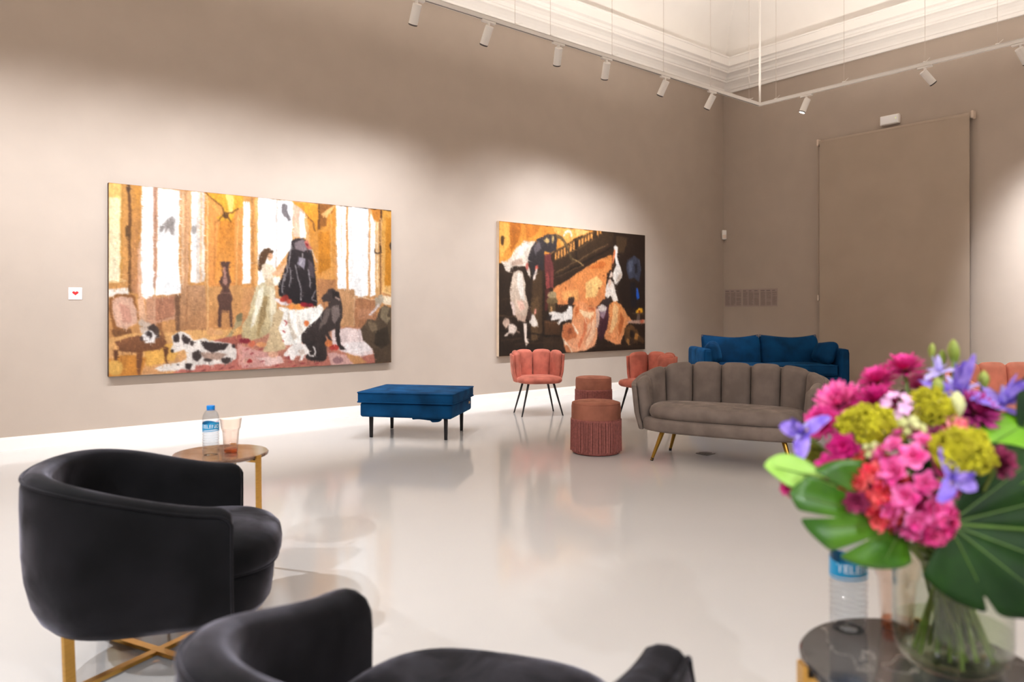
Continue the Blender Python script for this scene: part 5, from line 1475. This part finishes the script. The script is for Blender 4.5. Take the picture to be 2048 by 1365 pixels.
ICO = None
def blob(r, c):
    global ICO
    if ICO is None:
        bm = bmesh.new(); bmesh.ops.create_icosphere(bm, subdivisions=1, radius=1.0)
        ICO = ([tuple(v.co) for v in bm.verts], [tuple(v.index for v in f.verts) for f in bm.faces]); bm.free()
    return [(c[0] + p[0] * r, c[1] + p[1] * r, c[2] + p[2] * r) for p in ICO[0]], ICO[1]

TIE = Vector((-.019, .0, .679))
FLOWERS = [
    ('mum', (-0.023, 0.1, 0.993), 0.0368, (-0.25, -0.2, 1), 'magenta chrysanthemum standing highest at the upper left of the bouquet'),
    ('mum', (-0.069, 0.1, 0.972), 0.0348, (-0.45, -0.25, 1), 'magenta chrysanthemum second highest, left of the tallest one'),
    ('mum', (-0.171, 0.02, 0.942), 0.043, (-0.6, -0.5, 0.7), 'bright pink chrysanthemum at the left of the bouquet beside the grey loveseat'),
    ('mum', (-0.134, -0.02, 0.948), 0.0361, (-0.2, -0.5, 1), 'deep magenta chrysanthemum between the yellow-green clusters'),
    ('mum', (-0.209, 0.0, 0.915), 0.0312, (-0.8, -0.5, 0.5), 'magenta chrysanthemum at the outer left above the violet iris'),
    ('mum', (0.004, 0.1, 0.963), 0.0299, (0, -0.3, 1), 'dark pink chrysanthemum in the middle at the back of the bouquet'),
    ('mum', (0.012, -0.04, 0.938), 0.0373, (0.2, -0.7, 0.8), 'purple-red chrysanthemum below the violet irises on the right'),
    ('ball', (-0.184, -0.1, 0.92), 0.0438, None, 'large yellow-green flower cluster at the left of the bouquet front'),
    ('ball', (-0.073, -0.06, 0.947), 0.0367, None, 'yellow-green flower cluster below the green buds'),
    ('ball', (-0.113, -0.21, 0.908), 0.0394, None, 'yellow-green flower cluster above the violet petal at the right front'),
    ('ball', (-0.242, -0.04, 0.862), 0.0284, None, 'small olive green flower cluster at the far left of the bouquet'),
    ('stock', (-0.156, -0.17, 0.866), 0.0536, None, 'pink stock flower spike in the front middle of the bouquet'),
    ('stockr', (-0.195, -0.14, 0.846), 0.0503, None, 'coral red stock flower spike at the lower left of the bouquet'),
    ('stock2', (-0.137, -0.18, 0.816), 0.0328, None, 'deep pink stock flower spike hanging low over the vase neck'),
    ('phlox', (-0.115, -0.05, 0.943), 0.0299, (-0.1, -0.6, 0.8), 'pale pink cluster of small flowers beside the middle yellow-green cluster'),
    ('iris', (-0.275, -0.08, 0.912), 0.0343, (-0.6, -0.4, 0.5), 'violet iris poking out at the far left of the bouquet'),
    ('iris', (0.01, 0.0, 0.958), 0.0588, (0, -0.3, 1), 'tall violet iris with an upright petal at the top right'),
    ('iris', (0.066, -0.02, 0.947), 0.056, (0.4, -0.4, 0.8), 'violet iris at the right edge of the bouquet'),
    ('iris', (-0.137, -0.23, 0.877), 0.0312, (0.3, -0.9, 0.3), 'violet iris in front below the right yellow-green cluster'),
    ('iris', (0.016, 0.06, 0.994), 0.0289, (-0.3, -0.1, 1), 'pale violet iris half hidden behind the green buds'),
    ('pink', (-0.318, -0.14, 0.844), 0.0162, (-1, -0.3, 0.2), 'single small magenta carnation hanging free at the far left'),
    ('pink', (-0.241, -0.18, 0.834), 0.0187, (-0.4, -0.9, -0.1), 'dark magenta carnation below the coral spike'),
    ('pink', (-0.232, -0.12, 0.897), 0.0248, (-0.5, -0.8, 0.3), 'crimson carnation left of the large yellow-green cluster'),
    ('pink', (-0.25, -0.12, 0.869), 0.0232, (-0.6, -0.8, 0.1), 'magenta carnation below the crimson one at the left'),
    ('pink', (-0.07, -0.22, 0.897), 0.0255, (0.4, -0.8, 0.3), 'burgundy carnation at the right edge over the dark leaf'),
    ('pink', (-0.047, -0.08, 0.919), 0.024, (0.1, -0.9, 0.5), 'salmon pink carnation between the two right yellow-green clusters'),
    ('pink', (-0.086, -0.1, 0.906), 0.0236, (0.1, -0.9, 0.5), 'wine red carnation above the pink spike'),
    ('pink', (-0.184, -0.11, 0.884), 0.0184, (-0.1, -0.9, 0.5), 'orange red carnation under the large yellow-green cluster'),
    ('bud', (0.025, 0.1, 1.029), 0.006, None, 'thin green flower bud, leftmost of the upright buds'),
    ('bud', (0.031, 0.08, 1.016), 0.0069, None, 'slim green flower bud in the middle of the upright buds'),
    ('bud', (0.04, 0.06, 1.029), 0.0096, None, 'plump green flower bud, tallest of the upright buds'),
    ('bud', (-0.034, -0.02, 0.976), 0.009, None, 'yellow-green closed bud above the middle yellow-green cluster'),
    ('bud', (-0.029, -0.06, 0.952), 0.0122, None, 'pale cream green closed bud in front of the tall iris'),
    ('bud', (0.066, 0.02, 0.985), 0.0084, None, 'small green bud tip in front of the coral loveseat'),
]


def flower_root(name, label, cat, group, head, rnd):
    """an Empty at the foot of the stem, local axes: x right, y away, z up; returns root, foot, tie"""
    t = TIE + Vector((rnd.uniform(-.022, .022), rnd.uniform(-.022, .022), rnd.uniform(-.01, .01)))
    d = (t - head); d.z = 0
    if d.length > .001: d = d.normalized() * min(.068, max(.02, d.length * .45))
    foot = Vector((d.x + rnd.uniform(-.012, .012), d.y + rnd.uniform(-.012, .012), .536 + rnd.uniform(0, .016)))
    w = V0 + RV * foot.x + FV * foot.y
    root = thing(name, label, cat, (w.x, w.y, foot.z), YAW, group)
    return root, foot, t

def stem_geo(head, foot, t, r):
    h = Vector(head)
    mid = t.lerp(h, .55) + Vector((0, 0, .012))
    pts = [Vector((0, 0, 0)), (t - foot) * .5 + Vector((0, 0, 0)), t - foot, mid - foot, h - foot]
    # smooth
    out = []
    for i in range(len(pts) - 1):
        for q in range(4):
            out.append(pts[i].lerp(pts[i + 1], q / 4))
    out.append(pts[-1])
    sm = [out[0]] + [(out[i - 1] + out[i] * 2 + out[i + 1]) / 4 for i in range(1, len(out) - 1)] + [out[-1]]
    return tube([tuple(p) for p in sm], r, 6)

GN = {'mum': ('chrysanthemum', 'magenta chrysanthemums in the vase'), 'ball': ('yellow_blossom', 'yellow-green clusters in the vase'),
      'stock': ('stock_flower', 'stock flower spikes in the vase'), 'stockr': ('stock_flower', 'stock flower spikes in the vase'),
      'stock2': ('stock_flower', 'stock flower spikes in the vase'), 'phlox': ('phlox', None), 'iris': ('iris', 'violet irises in the vase'),
      'pink': ('carnation', 'small carnations in the vase'), 'bud': ('flower_bud', 'green buds in the vase')}
mumc = ['magenta', 'magenta', 'bright pink', 'deep magenta', 'magenta', 'bright pink', 'purple red']
pinkc = ['magenta', 'burgundy', 'deep magenta', 'magenta', 'burgundy', 'salmon', 'burgundy', 'orange red']
cnt = {}
for fi, (kind, hp_, R_, dr, lb) in enumerate(FLOWERS):
    rnd = random.Random(100 + fi)
    head = Vector(hp_)
    nm, grp = GN[kind]
    root, foot, t = flower_root(nm, lb, 'flower', grp, head, rnd)
    rel = head - foot
    k = cnt.get(kind, 0); cnt[kind] = k + 1
    stem_r = .0026 if kind in ('bud', 'pink', 'phlox') else .0034
    obj('stem', stem_geo(head, foot, t, stem_r), m_stem, root)
    if kind == 'mum':
        fm = Matrix.Translation(rel) @ frame(dr)
        gs = []
        for lay, (n, el, ln) in enumerate(((18, 4, 1.0), (18, 20, .97), (15, 38, .88), (12, 56, .72), (9, 72, .5))):
            for i in range(n):
                a = 2 * PI * (i + .5 * lay + rnd.uniform(-.15, .15)) / n
                gs.append(place(petal(R_ * ln * rnd.uniform(.88, 1.05), R_ * .26, .10, .12, 3), a, math.radians(el + rnd.uniform(-7, 7)), R_ * .08, R_ * .05 * lay))
        obj('petals', mat_xf(join(*gs), fm), PET[mumc[k]], root)
        obj('centre', mat_xf(lathe([(0, R_ * .1), (R_ * .2, R_ * .16), (R_ * .16, R_ * .30), (0, R_ * .36)], 12), fm), m_eye, root)
        obj('calyx', mat_xf(lathe([(.003, -R_ * .22), (R_ * .2, -R_ * .06), (R_ * .3, R_ * .04), (0, R_ * .06)], 12), fm), m_stem, root)
    elif kind == 'ball':
        gs = []
        for i in range(300):
            z = 1 - 1.75 * (i + .5) / 300; a = i * 2.39996
            q = math.sqrt(max(0, 1 - z * z))
            rr = R_ * rnd.uniform(.80, 1.0) * (1 + .10 * math.sin(3 * a) * math.sin(5 * z))
            gs.append(blob(R_ * rnd.uniform(.075, .125), (rel.x + rr * q * math.cos(a), rel.y + rr * q * math.sin(a), rel.z + rr * z * .86)))
        obj('florets', join(*gs), m_balld if k == 3 else m_ball, root)['kind'] = 'stuff'
        obj('branches', join(*[tube([tuple(rel + Vector((0, 0, -R_ * .8))), (rel.x + R_ * .7 * math.cos(a), rel.y + R_ * .7 * math.sin(a), rel.z + R_ * .35 * math.sin(2 * a))], .0016, 5) for a in [PI / 4 * i for i in range(8)]]), m_stem, root)
    elif kind.startswith('stock'):
        cm = PET[{'stock': 'stock pink', 'stockr': 'coral', 'stock2': 'deep pink'}[kind]]
        H = R_ * (1.55 if kind == 'stock' else 1.2)
        for i in range(34):
            z = 1 - 2 * (i + .5) / 34; a = i * 2.39996
            q = math.sqrt(1 - z * z)
            pos = Vector((R_ * .78 * q * math.cos(a), R_ * .70 * q * math.sin(a), H * .82 * z - R_ * .1))
            nrm = Vector((math.cos(a) * q, math.sin(a) * q, z * .6 + .15))
            fr_ = frame(nrm)
            S_ = R_ * rnd.uniform(.36, .46) * (.72 if z > .6 else 1)
            gs = []
            for lay, (n, el, ln) in enumerate(((5, 14, 1.0), (5, 42, .8), (3, 68, .55))):
                for j in range(n):
                    gs.append(place(petal(S_ * ln, S_ * .95 * ln, .15, .06, 3, tip=.1, ruffle=.13, ph=rnd.uniform(0, 6)), 2 * PI * (j + .4 * lay) / n + rnd.uniform(-.2, .2), math.radians(el), 0, S_ * .06 * lay))
            obj('floret', mat_xf(join(*gs), Matrix.Translation(rel + pos) @ fr_), cm, root)
        gs = [blob(R_ * .13 * rnd.uniform(.8, 1.2), tuple(rel + Vector((R_ * .24 * math.cos(b), R_ * .24 * math.sin(b), H * .84 + R_ * .10 * math.sin(3 * b))))) for b in [2 * PI * i / 7 for i in range(7)]]
        gs.append(blob(R_ * .15, tuple(rel + Vector((0, 0, H * .95)))))
        obj('top_buds', join(*gs), m_budp, root)
    elif kind == 'phlox':
        fr0 = frame(dr)
        for i in range(14):
            z = 1 - 1.1 * (i + .5) / 14; a = i * 2.39996; q = math.sqrt(1 - z * z)
            n_ = (fr0 @ Vector((q * math.cos(a), q * math.sin(a), z)))
            gs = [place(petal(R_ * .40, R_ * .36, .1, .03, 3, tip=.2), 2 * PI * j / 5, math.radians(12)) for j in range(5)]
            obj('floret', mat_xf(join(*gs), Matrix.Translation(rel + n_ * R_ * .85) @ frame(n_)), PET['pale pink'], root)
    elif kind == 'iris':
        fm = Matrix.Translation(rel) @ frame(dr)
        pm = PET['pale violet'] if k == 4 else PET['violet']
        for j in range(3):
            a = 2 * PI * j / 3 + .5 + fi
            fall = petal(R_ * 1.15, R_ * .80, -.55, -.05, 6, tip=.25, ruffle=.04, ph=j)
            fo = obj('fall_petal', mat_xf(place(fall, a, math.radians(28), R_ * .05), fm), pm, root)
            obj('petal_mark', mat_xf(place(mv(petal(R_ * .6, R_ * .12, -.5, 0, 4), 0, 0, R_ * .025), a, math.radians(28), R_ * .12), fm), m_yel, fo)
            obj('standard_petal', mat_xf(place(petal(R_ * (1.35 if k == 1 and j == 0 else 1.0), R_ * .42, .25, .25, 5, tip=.4), a + PI / 3, math.radians(66), R_ * .04), fm), pm, root)
            obj('style_arm', mat_xf(place(petal(R_ * .6, R_ * .26, -.1, .2, 4, tip=.3), a, math.radians(46), R_ * .03, R_ * .06), fm), PET['pale violet'], root)
        obj('sheath', mat_xf(lathe([(.003, -R_ * .7), (R_ * .13, -R_ * .4), (R_ * .12, -R_ * .05), (0, 0)], 10), fm), m_bud, root)
    elif kind == 'pink':
        fm = Matrix.Translation(rel) @ frame(dr)
        gs = []
        for lay, (n, el, ln) in enumerate(((6, 8, 1.0), (6, 32, .9), (5, 56, .7))):
            for j in range(n):
                gs.append(place(petal(R_ * ln, R_ * .95 * ln, .08, .05, 3, tip=.05, ruffle=.12, ph=rnd.uniform(0, 6)), 2 * PI * (j + .5 * lay) / n + rnd.uniform(-.15, .15), math.radians(el), 0, R_ * .08 * lay))
        obj('petals', mat_xf(join(*gs), fm), PET[pinkc[k]], root)
        obj('calyx', mat_xf(lathe([(.002, -R_ * .9), (R_ * .2, -R_ * .6), (R_ * .22, -R_ * .05), (0, .0)], 10), fm), m_bud, root)
    elif kind == 'bud':
        H = R_ * (4.2 if k < 3 else 3.4)
        pr = [(.0015, -H * .55), (R_ * .55, -H * .42), (R_ * .95, -H * .12), (R_, H * .1), (R_ * .72, H * .34), (R_ * .3, H * .5), (0, H * .56)]
        lean_ = frame((rnd.uniform(-.15, .15), rnd.uniform(-.15, .15), 1))
        obj('bud', mat_xf(lathe(pr, 14, lambda a, i, z: 1 + .07 * math.cos(5 * a + z * 60)), Matrix.Translation(rel) @ lean_), m_budp if k == 4 else m_bud, root)
        obj('sepals', mat_xf(join(*[place(petal(H * .7, R_ * .5, .1, .1, 3), 2 * PI * j / 4, math.radians(70), R_ * .35, -H * .5) for j in range(4)]), Matrix.Translation(rel) @ lean_), m_stem, root)

# big leaves
def leaf(name, label, cat, base, axis, normal, L, mt, th_max=125, slits=(), group=None, droop=.25, wide=1.0, seed=0, cup=.1):
    rnd = random.Random(seed)
    head = Vector(base)
    root, foot, t = flower_root(name, label, cat, group, head, rnd)
    rel = head - foot
    obj('stem', stem_geo(head, foot, t, .0036), m_stem, root)
    ax_ = Vector(axis).normalized(); nz = Vector(normal); nz = (nz - ax_ * nz.dot(ax_)).normalized(); ay = nz.cross(ax_)
    fm = Matrix.Translation(rel) @ Matrix(((ax_.x, ay.x, nz.x, 0), (ax_.y, ay.y, nz.y, 0), (ax_.z, ay.z, nz.z, 0), (0, 0, 0, 1)))
    NT, NR = 150, 9
    def Rf(thd):
        c = math.cos(math.radians(thd))
        r = L * (.60 + .40 * c) if th_max > 90 else L * max(.02, math.cos(math.radians(thd * 90 / th_max))) ** .55
        if th_max <= 90: r = L * max(.03, 1 - (abs(thd) / th_max) ** 2.2) ** .6
        r *= 1 + .06 * max(0, 1 - abs(thd) / 12)
        for s, wd_, dp in slits:
            q = abs(thd - s) / wd_
            if q < 1: r *= 1 - dp * (1 - q ** 4)
            elif q < 2.2: r *= 1 - .03 * (2.2 - q)
        return r
    V, Fc = [], []
    for i in range(NT + 1):
        th = -th_max + 2 * th_max * i / NT
        r1 = Rf(th)
        for j in range(NR + 1):
            r = r1 * j / NR
            x = r * math.cos(math.radians(th)); y = r * math.sin(math.radians(th)) * wide
            z = -droop * (r / L) ** 2 * L + cup * abs(y) + .012 * L * math.sin(th * .22) * (r / L)
            V.append((x, y, z))
    for i in range(NT):
        for j in range(NR):
            a = i * (NR + 1) + j
            Fc.append((a, a + 1, a + NR + 2, a + NR + 1))
    bl = obj('blade', mat_xf((V, Fc), fm), mt, root)
    sm = bl.modifiers.new('thickness', 'SOLIDIFY'); sm.thickness = .0012
    rb_ = []
    for i in range(12):
        x = L * .93 * i / 11
        rb_.append((x, 0, -droop * (x / L) ** 2 * L + .0012))
    obj('midrib', mat_xf(tube(rb_, [.0026 * (1 - .8 * i / 11) for i in range(12)], 6), fm), m_rib, bl)
    vs_ = []
    for sgn in (-1, 1):
        for a in (24, 48, 74):
            if a < th_max - 8:
                pts = []
                for i in range(6):
                    r = Rf(sgn * a) * .8 * i / 5
                    x = r * math.cos(math.radians(a)); y = sgn * r * math.sin(math.radians(a)) * wide
                    pts.append((x, y, -droop * (r / L) ** 2 * L + cup * abs(y) + .0012))
                vs_.append(tube(pts, [.0013 * (1 - .7 * i / 5) for i in range(6)], 5))
    obj('veins', mat_xf(join(*vs_), fm), m_rib, bl)
    return root
MS = ((18, 3.2, .55), (-18, 3.2, .5), (44, 3.5, .55), (-46, 3.5, .5), (70, 4, .5), (-72, 4, .5), (98, 5, .4), (-98, 5, .4))
leaf('monstera_leaf', 'slit monstera leaf reaching out at the lower left over the water bottle', 'leaf', (-.160, -.15, .796), (-1, -.25, .30), (0, -1, .25), .175, m_leafd,
     104, ((-20, 1.8, .58), (14, 1.8, .35), (46, 2.2, .5), (-62, 2, .4)), 'monstera leaves in the vase', droop=.05, seed=1, wide=.60)
leaf('monstera_leaf', 'large dark monstera leaf hanging over the vase at the right edge', 'leaf', (-.108, -.17, .800), (1, -.05, -.06), (-.05, -1, .30), .25, m_leaf_shade,
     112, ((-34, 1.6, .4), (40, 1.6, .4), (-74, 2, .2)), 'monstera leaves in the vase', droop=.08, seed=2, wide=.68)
leaf('monstera_leaf', 'bright green leaf behind the burgundy carnation at the right edge', 'leaf', (-.03, -.09, .872), (1, -.1, .22), (0, -.7, .8), .17, m_leafl, 60, (), 'monstera leaves in the vase', droop=.2, seed=3)
leaf('monstera_leaf', 'upright dark leaf at the top right edge beside the irises', 'leaf', (.075, -.06, .885), (.62, -.1, 1), (-.4, -1, .2), .15, m_leaf_shade, 42, (), 'monstera leaves in the vase', droop=.15, seed=4)
leaf('pointed_leaf', 'pale green pointed leaf at the far left in front of the floor', 'leaf', (-.235, -.13, .842), (-1, -.1, .36), (-.2, -.7, 1), .115, m_leafp, 34, (), None, droop=.1, seed=5)
